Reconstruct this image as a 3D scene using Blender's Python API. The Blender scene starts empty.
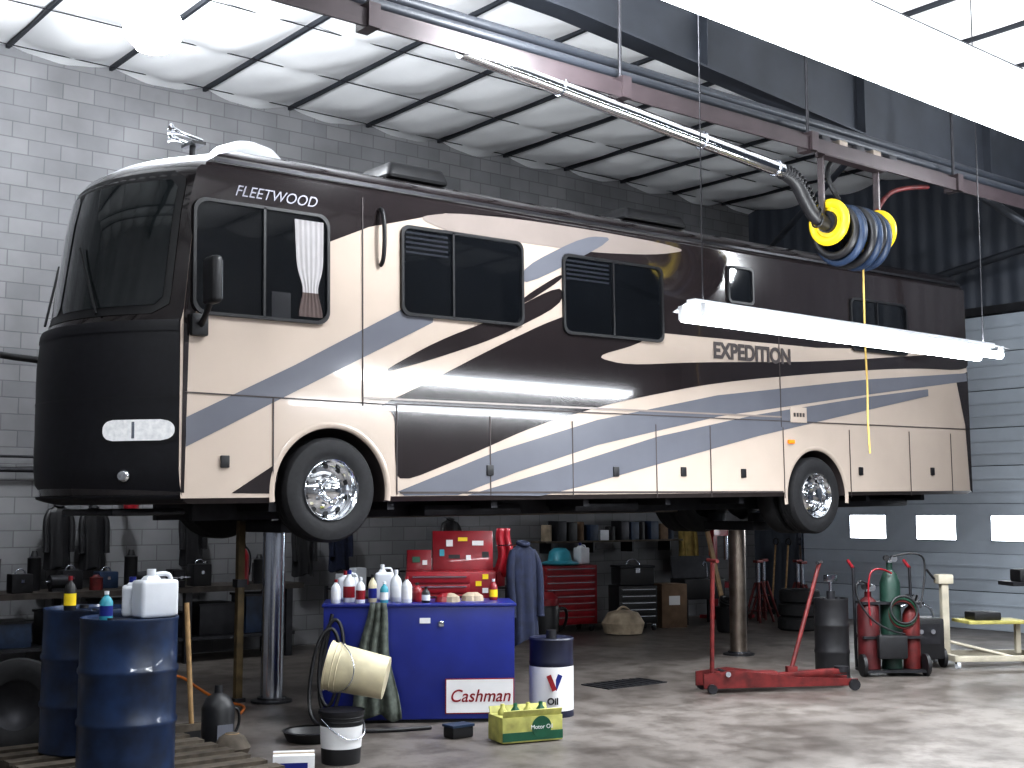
import bpy, bmesh, math, random
from mathutils import Vector, Matrix
random.seed(4)
R=math.radians
scn=bpy.context.scene
COL=scn.collection
# ---------------------------------------------------------------- materials
_m={}
def M(name,col=(.5,.5,.5),rough=.5,metal=0.,var=.15,scale=6.,bump=0.,emit=0.,coat=0.,ecol=None,alpha=None):
    if name in _m: return _m[name]
    m=bpy.data.materials.new(name); m.use_nodes=True; nt=m.node_tree
    b=nt.nodes["Principled BSDF"]
    tc=nt.nodes.new("ShaderNodeTexCoord"); no=nt.nodes.new("ShaderNodeTexNoise")
    no.inputs["Scale"].default_value=scale; no.inputs["Detail"].default_value=5
    nt.links.new(tc.outputs["Object"],no.inputs["Vector"])
    r=nt.nodes.new("ShaderNodeValToRGB")
    r.color_ramp.elements[0].position=.3; r.color_ramp.elements[1].position=.7
    r.color_ramp.elements[0].color=tuple(max(0,c*(1-var)) for c in col)+(1,)
    r.color_ramp.elements[1].color=tuple(min(1,c*(1+var)) for c in col)+(1,)
    nt.links.new(no.outputs["Fac"],r.inputs[0]); nt.links.new(r.outputs[0],b.inputs["Base Color"])
    b.inputs["Roughness"].default_value=rough; b.inputs["Metallic"].default_value=metal
    if coat: b.inputs["Coat Weight"].default_value=coat; b.inputs["Coat Roughness"].default_value=.04
    if emit:
        b.inputs["Emission Color"].default_value=(ecol or col)+(1,); b.inputs["Emission Strength"].default_value=emit
    if bump:
        bp=nt.nodes.new("ShaderNodeBump"); bp.inputs["Strength"].default_value=bump
        nt.links.new(no.outputs["Fac"],bp.inputs["Height"]); nt.links.new(bp.outputs[0],b.inputs["Normal"])
    _m[name]=m; return m
CREAM=M("cream_paint",(.535,.45,.385),.16,0,.03,2,coat=.7)
BROWN=M("dark_brown_paint",(.024,.019,.020),.12,0,.1,2,coat=.8)
GREYB=M("blue_grey_paint",(.145,.15,.175),.18,0,.05,2,coat=.5)
TAUPE=M("taupe_paint",(.28,.24,.22),.18,0,.05,2,coat=.5)
BLACK=M("black_plastic",(.012,.012,.014),.45,0,.2,8)
GLOSSB=M("window_dark_glass",(.008,.009,.011),.05,0,.2,2,coat=1)
SEAM=M("seam_dark",(.05,.04,.04),.6)
VINYL=M("black_vinyl",(.010,.010,.014),.5,0,.2,14,bump=.15)
GLASS2=M("windscreen_glass",(.02,.024,.026),.05,0,.3,1.2,coat=1)
CHROME=M("chrome",(.85,.87,.9),.08,1,.03,4)
STEEL=M("polished_steel",(.62,.66,.74),.2,1,.1,3)
RUSTY=M("oily_steel",(.34,.29,.25),.3,1,.3,5)
RUBBER=M("tyre_rubber",(.014,.014,.016),.75,0,.2,20,bump=.2)
DARKM=M("dark_metal",(.035,.035,.04),.45,.6,.25,6)
BEAM=M("beam_paint",(.030,.034,.043),.5,.2,.2,2)
RAIL=M("rail_paint",(.04,.030,.033),.4,.3,.2,3)
RED=M("red_enamel",(.22,.008,.016),.35,0,.25,5,coat=.3)
DRED=M("worn_red",(.105,.012,.012),.5,.1,.5,9)
BLUE=M("blue_enamel",(.010,.020,.18),.35,0,.15,3,coat=.2)
DRUMB=M("drum_blue",(.008,.022,.062),.4,.1,.6,5,coat=.25)
WHITE=M("white_plastic",(.62,.64,.68),.4,0,.06,6)
PAPER=M("paper_white",(.70,.70,.71),.6,0,.04,6)
CREMP=M("cream_plastic",(.58,.52,.36),.45,0,.2,5)
YEL=M("yellow_paint",(.80,.58,.02),.4,0,.1,5)
BLUEH=M("blue_hose",(.015,.03,.065),.5,0,.3,9)
WOOD=M("wood",(.30,.19,.09),.65,0,.3,12,bump=.2)
BWOOD=M("oily_bench_wood",(.035,.028,.024),.6,0,.4,9,bump=.2)
OLDW=M("grey_pallet_wood",(.08,.065,.05),.8,0,.4,10,bump=.3)
RAG=M("grey_green_rag",(.07,.08,.068),.95,0,.5,14,bump=.4)
NAVY=M("navy_cloth",(.008,.012,.032),.9,0,.4,12,bump=.4)
GREEN=M("green_paint",(.015,.09,.05),.4,0,.2,6)
CARD=M("cardboard",(.17,.11,.07),.8,0,.2,8)
BEIGE=M("beige_cloth",(.33,.27,.20),.85,0,.3,8,bump=.3)
CURT=M("curtain_cloth",(.75,.72,.73),.85,0,.05,10)
ORANGE=M("orange_lens",(.9,.25,.02),.3,0,.05,5,emit=.4)
TUBEM=M("fluorescent_tube",(1,1,1),.4,0,0,1,emit=16,ecol=(.92,.96,1.))
LAMPG=M("lamp_globe",(1,1,1),.4,0,0,1,emit=60,ecol=(.94,.97,1.))
REFL=M("white_reflector",(.82,.84,.86),.35,0,.03,3)
PANE=M("daylight_pane",(.9,.95,1),.4,0,0,1,emit=14,ecol=(.92,.96,1.))
LENS=M("headlight_lens",(.85,.87,.90),.12,.35,.25,22,emit=.35)
TEAL=M("teal_plastic",(.05,.30,.38),.4)
OLIVE=M("yellow_coat_cloth",(.30,.22,.07),.85,0,.3,9)
SHADE=M("pleated_shade",(.022,.025,.036),.8,0,.1,5)
BADGE=M("badge_grey",(.24,.24,.28),.3,.3,.05,5)
# ---------------------------------------------------------------- helpers
def grp(name,loc=(0,0,0),rz=0,ry=0):
    e=bpy.data.objects.new(name,None); e.location=loc; e.rotation_euler=(0,ry,rz); e.empty_display_size=.1
    COL.objects.link(e); return e
def mk(name,bm,mat,parent=None,loc=(0,0,0),rot=(0,0,0),smooth=False,split=True):
    me=bpy.data.meshes.new(name); bm.normal_update(); bm.to_mesh(me); bm.free()
    for m in (mat if isinstance(mat,(list,tuple)) else [mat]): me.materials.append(m)
    if smooth:
        for p in me.polygons: p.use_smooth=True
    o=bpy.data.objects.new(name,me); COL.objects.link(o); o.location=loc; o.rotation_euler=rot
    if parent: o.parent=parent
    if smooth and split:
        md=o.modifiers.new("es","EDGE_SPLIT"); md.split_angle=R(38)
    return o
def box(name,c,s,mat,parent=None,rot=(0,0,0),bev=.0,seg=2,taper=1.):
    bm=bmesh.new(); bmesh.ops.create_cube(bm,size=1)
    for v in bm.verts:
        k=taper if v.co.z>0 else 1
        v.co=Vector((v.co.x*s[0]*k,v.co.y*s[1]*k,v.co.z*s[2]))
    if bev: bmesh.ops.bevel(bm,geom=bm.edges[:],offset=bev,segments=seg,affect='EDGES',profile=.6)
    return mk(name,bm,mat,parent,c,rot,smooth=bool(bev))
def lathe(name,prof,mat,parent=None,loc=(0,0,0),rot=(0,0,0),n=32):
    bm=bmesh.new(); rings=[]
    for r,z in prof:
        if r<1e-5: rings.append([bm.verts.new((0,0,z))])
        else: rings.append([bm.verts.new((r*math.cos(2*math.pi*i/n),r*math.sin(2*math.pi*i/n),z)) for i in range(n)])
    for a,b in zip(rings,rings[1:]):
        for i in range(n):
            j=(i+1)%n
            if len(a)==1 and len(b)==1: continue
            if len(a)==1: f=(a[0],b[i],b[j])
            elif len(b)==1: f=(a[i],a[j],b[0])
            else: f=(a[i],a[j],b[j],b[i])
            try: bm.faces.new(f)
            except: pass
    bmesh.ops.recalc_face_normals(bm,faces=bm.faces[:])
    return mk(name,bm,mat,parent,loc,rot,smooth=True)
def cyl(name,p0,p1,r,mat,parent=None,r2=None,n=16):
    p0=Vector(p0);p1=Vector(p1);d=p1-p0;L=d.length
    q=d.to_track_quat('Z','Y').to_euler()
    r2=r if r2 is None else r2
    return lathe(name,[(0,0),(r,0),(r2,L),(0,L)],mat,parent,p0,q,n)
def tube(name,pts,r,mat,parent=None,smooth=True,cyc=False,res=6):
    c=bpy.data.curves.new(name,'CURVE'); c.dimensions='3D'; c.bevel_depth=r; c.bevel_resolution=2; c.resolution_u=res
    c.use_fill_caps=True
    if smooth:
        s=c.splines.new('NURBS'); s.points.add(len(pts)-1)
        for p,q in zip(s.points,pts): p.co=(*q,1)
        s.use_endpoint_u=True; s.order_u=3; s.use_cyclic_u=cyc
    else:
        s=c.splines.new('POLY'); s.points.add(len(pts)-1)
        for p,q in zip(s.points,pts): p.co=(*q,1)
        s.use_cyclic_u=cyc
    t=bpy.data.objects.new(name,c); COL.objects.link(t)
    dg=bpy.context.evaluated_depsgraph_get(); me=bpy.data.meshes.new_from_object(t.evaluated_get(dg))
    bpy.data.objects.remove(t); me.name=name; me.materials.clear(); me.materials.append(mat)
    for p in me.polygons: p.use_smooth=True
    o=bpy.data.objects.new(name,me); COL.objects.link(o)
    if parent: o.parent=parent
    return o
def torus(name,R0,r,mat,parent,loc,rot=(0,0,0),n=36,k=10):
    bm=bmesh.new(); rings=[]
    for i in range(n):
        a=2*math.pi*i/n
        rings.append([bm.verts.new(((R0+r*math.cos(2*math.pi*j/k))*math.cos(a),(R0+r*math.cos(2*math.pi*j/k))*math.sin(a),r*math.sin(2*math.pi*j/k))) for j in range(k)])
    for i in range(n):
        for j in range(k):
            bm.faces.new((rings[i][j],rings[(i+1)%n][j],rings[(i+1)%n][(j+1)%k],rings[i][(j+1)%k]))
    bmesh.ops.recalc_face_normals(bm,faces=bm.faces[:])
    return mk(name,bm,mat,parent,loc,rot,smooth=True,split=False)
def text(name,body,size,mat,parent,loc,rot=(R(90),0,0),shear=0,sx=1.,align='LEFT',off=0.):
    c=bpy.data.curves.new(name,'FONT'); c.body=body; c.size=size; c.extrude=.002; c.shear=shear; c.align_x=align; c.offset=off
    t=bpy.data.objects.new(name,c); COL.objects.link(t)
    dg=bpy.context.evaluated_depsgraph_get(); me=bpy.data.meshes.new_from_object(t.evaluated_get(dg))
    bpy.data.objects.remove(t); me.name=name; me.materials.clear(); me.materials.append(mat)
    o=bpy.data.objects.new(name,me); COL.objects.link(o); o.parent=parent; o.location=loc; o.rotation_euler=rot; o.scale=(sx,1,1)
    return o
def cloth(name,w0,w1,z0,z1,mat,parent,loc=(0,0,0),rot=(0,0,0),folds=5,amp=.03,out=0.,nx=24,nz=16,seed=0,wav=.03):
    rn=random.Random(seed); ph=rn.random()*6
    bm=bmesh.new(); g=[]
    for j in range(nz+1):
        f=j/nz; row=[]
        w=w0+(w1-w0)*f
        for i in range(nx+1):
            u=i/nx-.5
            y=-amp*(.3+f)*math.sin(u*folds*6.28+ph+f*1.3)-out*f
            zz=z0+(z1-z0)*f + (wav*math.sin(u*9+ph) if j==nz else 0)
            row.append(bm.verts.new((u*w+wav*.6*math.sin(f*7+ph),y,zz)))
        g.append(row)
    for j in range(nz):
        for i in range(nx): bm.faces.new((g[j][i],g[j][i+1],g[j+1][i+1],g[j+1][i]))
    o=mk(name,bm,mat,parent,loc,rot,smooth=True,split=False)
    md=o.modifiers.new("s","SOLIDIFY"); md.thickness=.010
    return o
# ---------------------------------------------------------------- ROOM
T0,T1,V0,V1,H=-9.,14.5,-14.,6.,8.
def nodemat(name):
    m=bpy.data.materials.new(name); m.use_nodes=True; return m,m.node_tree,m.node_tree.nodes["Principled BSDF"]
fm,nt,b=nodemat("stained_concrete")
tc=nt.nodes.new("ShaderNodeTexCoord")
n1=nt.nodes.new("ShaderNodeTexNoise"); n1.inputs["Scale"].default_value=.42; n1.inputs["Detail"].default_value=9; n1.inputs["Roughness"].default_value=.6
n2=nt.nodes.new("ShaderNodeTexNoise"); n2.inputs["Scale"].default_value=3.2; n2.inputs["Detail"].default_value=9; n2.inputs["Roughness"].default_value=.65
nt.links.new(tc.outputs["Object"],n1.inputs["Vector"]); nt.links.new(tc.outputs["Object"],n2.inputs["Vector"])
r1=nt.nodes.new("ShaderNodeValToRGB"); r1.color_ramp.elements[0].position=.34; r1.color_ramp.elements[0].color=(.095,.082,.075,1); r1.color_ramp.elements[1].position=.68; r1.color_ramp.elements[1].color=(.21,.19,.175,1)
r2=nt.nodes.new("ShaderNodeValToRGB"); r2.color_ramp.elements[0].position=.38; r2.color_ramp.elements[0].color=(.50,.48,.46,1); r2.color_ramp.elements[1].position=.58; r2.color_ramp.elements[1].color=(1,1,1,1)
mx=nt.nodes.new("ShaderNodeMixRGB"); mx.blend_type='MULTIPLY'; mx.inputs[0].default_value=1
nt.links.new(n1.outputs["Fac"],r1.inputs[0]); nt.links.new(n2.outputs["Fac"],r2.inputs[0]); nt.links.new(r1.outputs[0],mx.inputs[1]); nt.links.new(r2.outputs[0],mx.inputs[2]); nt.links.new(mx.outputs[0],b.inputs["Base Color"])
r3=nt.nodes.new("ShaderNodeMapRange"); r3.inputs[1].default_value=.35; r3.inputs[2].default_value=.65; r3.inputs[3].default_value=.34; r3.inputs[4].default_value=.55
nt.links.new(n1.outputs["Fac"],r3.inputs[0]); nt.links.new(r3.outputs[0],b.inputs["Roughness"])
def blockmat(name,axis,c1,c2,mort):
    m,nt,b=nodemat(name)
    tc=nt.nodes.new("ShaderNodeTexCoord"); sp=nt.nodes.new("ShaderNodeSeparateXYZ"); cb=nt.nodes.new("ShaderNodeCombineXYZ")
    nt.links.new(tc.outputs["Object"],sp.inputs[0]); nt.links.new(sp.outputs[axis],cb.inputs[0]); nt.links.new(sp.outputs[2],cb.inputs[1])
    br=nt.nodes.new("ShaderNodeTexBrick"); br.inputs["Scale"].default_value=1; br.inputs["Brick Width"].default_value=.42; br.inputs["Row Height"].default_value=.21; br.inputs["Mortar Size"].default_value=.008; br.inputs["Mortar Smooth"].default_value=.3
    br.inputs["Color1"].default_value=c1; br.inputs["Color2"].default_value=c2; br.inputs["Mortar"].default_value=mort
    nt.links.new(cb.outputs[0],br.inputs["Vector"])
    no=nt.nodes.new("ShaderNodeTexNoise"); no.inputs["Scale"].default_value=.7; no.inputs["Detail"].default_value=6; nt.links.new(tc.outputs["Object"],no.inputs["Vector"])
    rr=nt.nodes.new("ShaderNodeValToRGB"); rr.color_ramp.elements[0].color=(.55,.55,.55,1); rr.color_ramp.elements[0].position=.3; rr.color_ramp.elements[1].position=.7
    nt.links.new(no.outputs["Fac"],rr.inputs[0])
    mx=nt.nodes.new("ShaderNodeMixRGB"); mx.blend_type='MULTIPLY'; mx.inputs[0].default_value=1
    nt.links.new(br.outputs["Color"],mx.inputs[1]); nt.links.new(rr.outputs[0],mx.inputs[2]); nt.links.new(mx.outputs[0],b.inputs["Base Color"])
    bp=nt.nodes.new("ShaderNodeBump"); bp.inputs["Strength"].default_value=.4; bp.inputs["Distance"].default_value=.02; nt.links.new(br.outputs["Fac"],bp.inputs["Height"]); bp.invert=True
    nt.links.new(bp.outputs[0],b.inputs["Normal"]); b.inputs["Roughness"].default_value=.75
    return m
BLK=blockmat("concrete_block",0,(.30,.30,.31,1),(.24,.242,.255,1),(.18,.18,.19,1))
BLKS=blockmat("concrete_block_side",1,(.30,.30,.31,1),(.24,.242,.255,1),(.18,.18,.19,1))
mw,nt,b=nodemat("ribbed_metal")
tc=nt.nodes.new("ShaderNodeTexCoord"); wv=nt.nodes.new("ShaderNodeTexWave"); wv.bands_direction='Y'; wv.inputs["Scale"].default_value=1.05
nt.links.new(tc.outputs["Object"],wv.inputs["Vector"]); bp=nt.nodes.new("ShaderNodeBump"); bp.inputs["Strength"].default_value=.6; bp.inputs["Distance"].default_value=.03
nt.links.new(wv.outputs["Fac"],bp.inputs["Height"]); nt.links.new(bp.outputs[0],b.inputs["Normal"]); b.inputs["Base Color"].default_value=(.05,.058,.075,1); b.inputs["Roughness"].default_value=.5
box("floor",((T0+T1)/2,(V0+V1)/2,-.1),(T1-T0+.6,V1-V0+.6,.2),fm)
box("wall_back",((T0+T1)/2,V1+.1,H/2),(T1-T0,.2,H),BLK)
box("wall_left",(T0-.1,(V0+V1)/2,H/2),(.2,V1-V0,H),BLKS)
box("wall_front",((T0+T1)/2,V0-.1,H/2),(T1-T0,.2,H),BLK)
box("wall_right",(T1+.1,(V0+V1)/2,H/2),(.2,V1-V0,H),mw)
INS=M("white_insulation",(.84,.85,.86),.6,0,.06,.8,bump=.25)
bm=bmesh.new(); NX,NY=280,180; g=[]
P0,PS=.13,1.36
for i in range(NX+1):
    row=[]
    for j in range(NY+1):
        x=T0+(T1-T0)*i/NX; y=V0+(V1-V0)*j/NY
        a=abs(math.sin(math.pi*(x-P0)/PS)); c=abs(math.sin(math.pi*y/1.45))
        z=H-.05-.17*a**.8*(.45+.55*c**.6)-.018*math.sin(y*4.1-x*1.3)*a-.008*math.sin(x*11+y*5)*a
        row.append(bm.verts.new((x,y,z)))
    g.append(row)
for i in range(NX):
    for j in range(NY): bm.faces.new((g[i][j],g[i][j+1],g[i+1][j+1],g[i+1][j]))
mk("ceiling",bm,INS,smooth=True,split=False)
pl=grp("ceiling_purlin_set")
k=-6
while P0+PS*k<T1:
    x=P0+PS*k
    if x>T0: box("purlin_%d"%(k+7),(x,(V0+V1)/2,H-.09),(.045,V1-V0,.06),BEAM,pl)
    k+=1
for k in range(-9,5): box("strap_%d"%(k+10),((T0+T1)/2,k*1.45,H-.135),(T1-T0,.02,.008),DARKM,pl)
def rafter(name,v):
    e=grp(name,(0,v,0))
    low=[(T0,7.62),(3.9,7.23),(12.4,6.57),(T1,6.2)]
    def prism(nm,pts,w):
        bm=bmesh.new(); A=[bm.verts.new((x,-w/2,z)) for x,z in pts]; B=[bm.verts.new((x,w/2,z)) for x,z in pts]
        bm.faces.new(A); bm.faces.new(B[::-1]); n=len(pts)
        for i in range(n): bm.faces.new((A[i],B[i],B[(i+1)%n],A[(i+1)%n]))
        bmesh.ops.recalc_face_normals(bm,faces=bm.faces[:]); mk(nm,bm,BEAM,e)
    prism("web",low+[(T1,7.86),(T0,7.86)],.02)
    prism("lower_flange",low+[(x,z-.025) for x,z in low[::-1]],.28)
    prism("upper_flange",[(T0,7.86),(T1,7.86),(T1,7.84),(T0,7.84)],.28)
    for i,x in enumerate([-6,-3,0,3,6,9,12]):
        zz=7.62-(x-T0)*.03 if x<3.9 else 7.23-(x-3.9)*.0776
        box("stiffener_%d"%i,(x,0,(zz+7.85)/2),(.015,.26,7.85-zz),BEAM,e)
    box("column",(T1-.38,0,3.3),(.5,.28,6.6),BEAM,e)
    return e
rafter("steel_rafter",-.6)
rafter("steel_rafter",-7.9)
br=grp("roof_brace")
cyl("rod_1",(9.5,-.5,7.0),(12.9,5.6,5.6),.045,BEAM,br); cyl("rod_2",(13.9,-4,6.6),(13.9,5.8,5.2),.06,BEAM,br)
cyl("rod_3",(11.2,-.5,6.7),(14.4,-2.4,4.6),.06,BEAM,br)
# ---- overhead door in right wall
DOORM=M("door_panel_white",(.36,.40,.45),.4,0,.05,3,coat=.2)
dr=grp("door_1",(T1,0,0))
Dv0,Dv1=-.30,4.75
wins=[.55,1.95,3.32]
zz=[0,.62,1.24,2.05,2.67,3.29,3.91,4.53,5.15]
for i in range(8):
    z0,z1=zz[i],zz[i+1]
    if i!=2:
        box("panel_%d"%i,(-.05,(Dv0+Dv1)/2,(z0+z1)/2),(.05,Dv1-Dv0,z1-z0-.012),DOORM,dr,bev=.006)
        for q in (.33,.66): box("rib_%d_%d"%(i,int(q*100)),(-.08,(Dv0+Dv1)/2,z0+(z1-z0)*q),(.012,Dv1-Dv0-.02,.03),DOORM,dr)
    else:
        box("panel_2_low",(-.05,(Dv0+Dv1)/2,(z0+1.44)/2),(.05,Dv1-Dv0,1.44-z0),DOORM,dr)
        box("panel_2_top",(-.05,(Dv0+Dv1)/2,(z1+1.87)/2),(.05,Dv1-Dv0,z1-1.87),DOORM,dr)
        ed=[Dv0]
        for w in wins: ed+= [w-.39,w+.39]
        ed.append(Dv1)
        for j in range(0,len(ed),2): box("mullion_%d"%j,(-.05,(ed[j]+ed[j+1])/2,1.655),(.05,ed[j+1]-ed[j],.43),DOORM,dr)
for s,y in (("a",Dv0-.06),("b",Dv1+.06)): box("track_"+s,(-.07,y,2.9),(.08,.07,5.8),STEEL,dr)
box("head_seal",(-.05,(Dv0+Dv1)/2,5.24),(.06,Dv1-Dv0,.14),DARKM,dr)
for i,w in enumerate(wins):
    e=grp("window_%d"%(i+1),(T1-.05,w,1.655))
    box("pane",(.0,0,0),(.012,.76,.41),PANE,e)
    for sy in (-.385,.385): box("frame_v%d"%(sy>0),(-.02,sy,0),(.03,.02,.44),DOORM,e)
    for sz in (-.21,.21): box("frame_h%d"%(sz>0),(-.02,0,sz),(.03,.78,.02),DOORM,e)
wp=grp("conduit_pipe_run",(0,V1-.14,0))
for i,(z,r) in enumerate([(2.45,.03),(2.62,.018)]): cyl("pipe_%d"%i,(-6,0,z),(13.8,0,z),r,DARKM,wp)
for i in range(7): box("bracket_%d"%i,(-4.5+i*3,.06,2.5),(.05,.1,.3),DARKM,wp)
# ---------------------------------------------------------------- MOTORHOME
rv=grp("motorhome",(0,0,0),ry=-.015)
L,W=12.52,2.55
LV=[(2.0,.12,.60,.05),(2.05,.02,.72,0),(2.3,0,.74,0),(3.3,0,.73,0),(3.60,0,.69,0),(3.72,.03,.64,0),(4.6,.12,.60,0),(4.95,.18,.58,0),(5.08,.24,.55,.02),(5.18,.38,.52,.07),(5.26,.60,.46,.16),(5.33,1.1,.4,.45),(5.35,1.5,.3,.8)]
def prm(z):
    for a,b in zip(LV,LV[1:]):
        if z<=b[0]:
            f=(z-a[0])/(b[0]-a[0]); f=max(0,f); return [a[i]+(b[i]-a[i])*f for i in (1,2,3)]
    return LV[-1][1:]
def nose(q,z,off=0):
    S,B,ins=prm(z); n=2.2
    x=S-B*(1-abs(q)**n); y=W/2+q*(W/2-ins)
    dx=B*n*abs(q)**(n-1)*(1 if q>0 else -1)/(W/2-ins)
    nv=Vector((-1,dx)).normalized()
    return (x+nv.x*off,y+nv.y*off,z)
bm=bmesh.new(); rings=[]
NQ=28
for z,S,B,ins in LV:
    pts=[nose(-1+2*i/NQ,z) for i in range(NQ+1)]
    pts+= [(L-.14-ins,W-ins,z),(L-.04-ins,W-.04-ins,z),(L-ins,W-.14-ins,z),(L-ins,.14+ins,z),(L-.04-ins,.04+ins,z),(L-.14-ins,ins,z)]
    rings.append([bm.verts.new(p) for p in pts])
n=len(rings[0])
for a,b_ in zip(rings,rings[1:]):
    for i in range(n): bm.faces.new((a[i],a[(i+1)%n],b_[(i+1)%n],b_[i]))
bm.faces.new(rings[0][::-1]); bm.faces.new(rings[-1])
bmesh.ops.recalc_face_normals(bm,faces=bm.faces[:])
for f in bm.faces:
    c=f.calc_center_median()
    if c.z<2.04: f.material_index=0
    elif c.z>5.3 or (c.z>5.1 and c.x<.6): f.material_index=3
    elif c.z>5.0: f.material_index=2
    elif c.x<.3: f.material_index=2
    else: f.material_index=1
body=mk("body_shell",bm,[SEAM,CREAM,BROWN,M("roof_fibreglass",(.30,.30,.33),.35,0,.05,4)],rv)
cuts=[]
FT,RT=1.53,8.78; WZ=2.14
for tt,zc in ((FT,WZ-.015*FT),(RT,WZ-.015*RT)):
    for yy in (.18,W-.18):
        c=cyl("cut",(tt,yy-.5,zc-.02),(tt,yy+.5,zc-.02),.61,SEAM,rv,n=48); c.modifiers.clear(); cuts.append(c)
for i,c in enumerate(cuts):
    md=body.modifiers.new("b%d"%i,"BOOLEAN"); md.object=c; md.operation='DIFFERENCE'; md.solver='EXACT'
bpy.context.view_layer.update()
dg=bpy.context.evaluated_depsgraph_get(); nm=bpy.data.meshes.new_from_object(body.evaluated_get(dg))
body.modifiers.clear(); body.data=nm
for c in cuts: bpy.data.objects.remove(c)
for p in nm.polygons: p.use_smooth=True
md=body.modifiers.new("es","EDGE_SPLIT"); md.split_angle=R(30)
def patch(name,q0,q1,z0,z1,off,mat,nq=24,nz=10,cut=0.):
    bm=bmesh.new(); g=[]
    for j in range(nz+1):
        v=j/nz; row=[]
        zc=z0+(z1-z0)*v
        sh=0
        if cut:
            e=min(v,1-v)*abs(z1-z0)
            if e<cut: sh=cut-math.sqrt(max(0,cut*cut-(cut-e)**2))
        dq=sh/1.4
        a=q0+(dq if q1>q0 else -dq); b_=q1-(dq if q1>q0 else -dq)
        for i in range(nq+1): row.append(bm.verts.new(nose(a+(b_-a)*i/nq,zc,off)))
        g.append(row)
    for j in range(nz):
        for i in range(nq): bm.faces.new((g[j][i],g[j+1][i],g[j+1][i+1],g[j][i+1]))
    bmesh.ops.recalc_face_normals(bm,faces=bm.faces[:])
    return mk(name,bm,mat,rv,smooth=True,split=False)
patch("nose_mask",-1,1,2.03,3.60,.02,VINYL)
patch("nose_mask_band",-.995,.995,3.52,3.62,.03,VINYL,nz=3)
patch("nose_mask_hem",-.995,.995,2.01,2.08,.03,VINYL,nz=3)
patch("nose_mask_seam",-.995,.995,2.93,2.945,.026,BLACK,nz=1)
patch("windscreen_surround",-.93,.93,3.68,5.0,.008,BLACK,nz=16,cut=.12)
patch("windscreen",-.89,-.02,3.76,4.91,.016,GLASS2,nz=16,cut=.06)
patch("windscreen_right",.02,.89,3.76,4.91,.016,GLASS2,nz=16,cut=.06)
for s in (-1,1):
    nm_="near" if s<0 else "far"
    patch("headlight_bezel_"+nm_,s*.995,s*.60,2.53,2.765,.026,BLACK,nz=10,cut=.07)
    patch("headlight_"+nm_,s*.985,s*.62,2.555,2.74,.034,LENS,nz=14,cut=.085)
    patch("headlight_inner_"+nm_,s*.80,s*.785,2.575,2.72,.037,STEEL,nq=2,nz=2)
    p=nose(s*.74,2.25,.03); lathe("fog_lamp_"+nm_,[(0,.035),(.04,.028),(.055,.01),(.06,0)],CHROME,rv,p,(0,R(-90),s*R(-44)))
for q in (-.5,.3):
    a=nose(q,3.7,.05); b_=nose(q+.28,4.35,.05); cyl("wiper_%d"%(q>0),a,b_,.012,BLACK,rv)
def lz(t,z): return (t,z-.015*t)
def chaikin(p,n=2):
    for _ in range(n):
        q=[]
        for i in range(len(p)):
            a=p[i];c=p[(i+1)%len(p)]
            q+=[(a[0]*.8+c[0]*.2,a[1]*.8+c[1]*.2),(a[0]*.2+c[0]*.8,a[1]*.2+c[1]*.8)]
        p=q
    return p
def decal(name,pts,y,mat,sm=True,th=.002):
    pts=[lz(*p) for p in pts]
    pts=[(x,min(z,5.04)) for x,z in pts]
    if sm: pts=chaikin(pts)
    bm=bmesh.new(); f=bm.faces.new([bm.verts.new((x,y,z)) for x,z in pts])
    f.normal_update()
    if f.normal.y>0: f.normal_flip()
    bmesh.ops.triangulate(bm,faces=[f])
    return mk(name,bm,mat,rv)
decal("paint_upper_dark",[(.18,5.3),(4.96,5.4),(12.42,5.5),(12.42,4.32),(8.88,4.08),(6.41,4.03),(5.9,4.02),(5.57,3.95),(5.2,3.95),(5.26,4.5),(4.6,4.9),(4.2,5.02),(3.79,5.1),(2.9,5.0),(1.95,4.72),(1.5,4.51),(.9,4.4),(.12,4.3),(.05,4.6),(.14,5.0)],-.003,BROWN,False)
decal("paint_front_pillar",[(.02,2.1),(.03,3.7),(.12,4.6),(.17,5.0),(.30,5.0),(.2,3.9),(.08,3.5),(.05,2.1)],-.0035,BROWN,False)
decal("stripe_tan_upper",[(2.5,4.90),(2.95,5.01),(3.8,5.07),(4.9,5.10),(6.0,5.10),(6.45,5.06),(5.9,4.94),(4.9,4.84),(3.9,4.82),(2.9,4.80)],-.005,TAUPE)
decal("paint_swoosh_a",[(2.02,3.26),(2.74,3.65),(3.51,3.96),(4.44,4.43),(4.44,4.2),(3.51,3.75),(2.74,3.48)],-.004,BROWN)
decal("paint_swoosh_main",[(1.97,2.92),(2.62,3.22),(3.51,3.66),(4.3,4.02),(5.26,4.34),(5.98,4.06),(5.57,3.85),(4.9,3.66),(5.4,3.60),(6.57,3.72),(8.88,3.89),(12.3,4.28),(12.44,4.26),(12.44,4.02),(11,3.96),(9.30,3.79),(6.92,3.50),(5.24,3.17),(4.06,2.86),(3.12,2.50),(2.27,2.2),(2.24,2.5),(2.24,2.93)],-.004,BROWN,True)
decal("stripe_grey_front",[(.06,2.50),(.06,2.76),(1.14,3.30),(2.31,3.93),(2.75,4.10),(2.7,3.84),(1.14,3.05)],-.005,GREYB,False)
decal("stripe_grey_upper",[(3.88,4.55),(4.80,5.02),(5.3,5.06),(3.88,4.33)],-.0055,GREYB)
decal("stripe_dark_upper",[(3.88,4.22),(4.44,4.55),(4.44,4.48),(3.88,4.14)],-.0055,BROWN)
decal("stripe_grey_mid",[(2.27,2.13),(3.51,2.56),(4.93,2.95),(6.92,3.34),(9.96,3.73),(12.4,3.98),(12.4,3.86),(9.95,3.52),(6.92,3.08),(4.93,2.67),(3.78,2.35),(3.0,2.10),(2.35,2.09)],-.005,GREYB,False)
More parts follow.
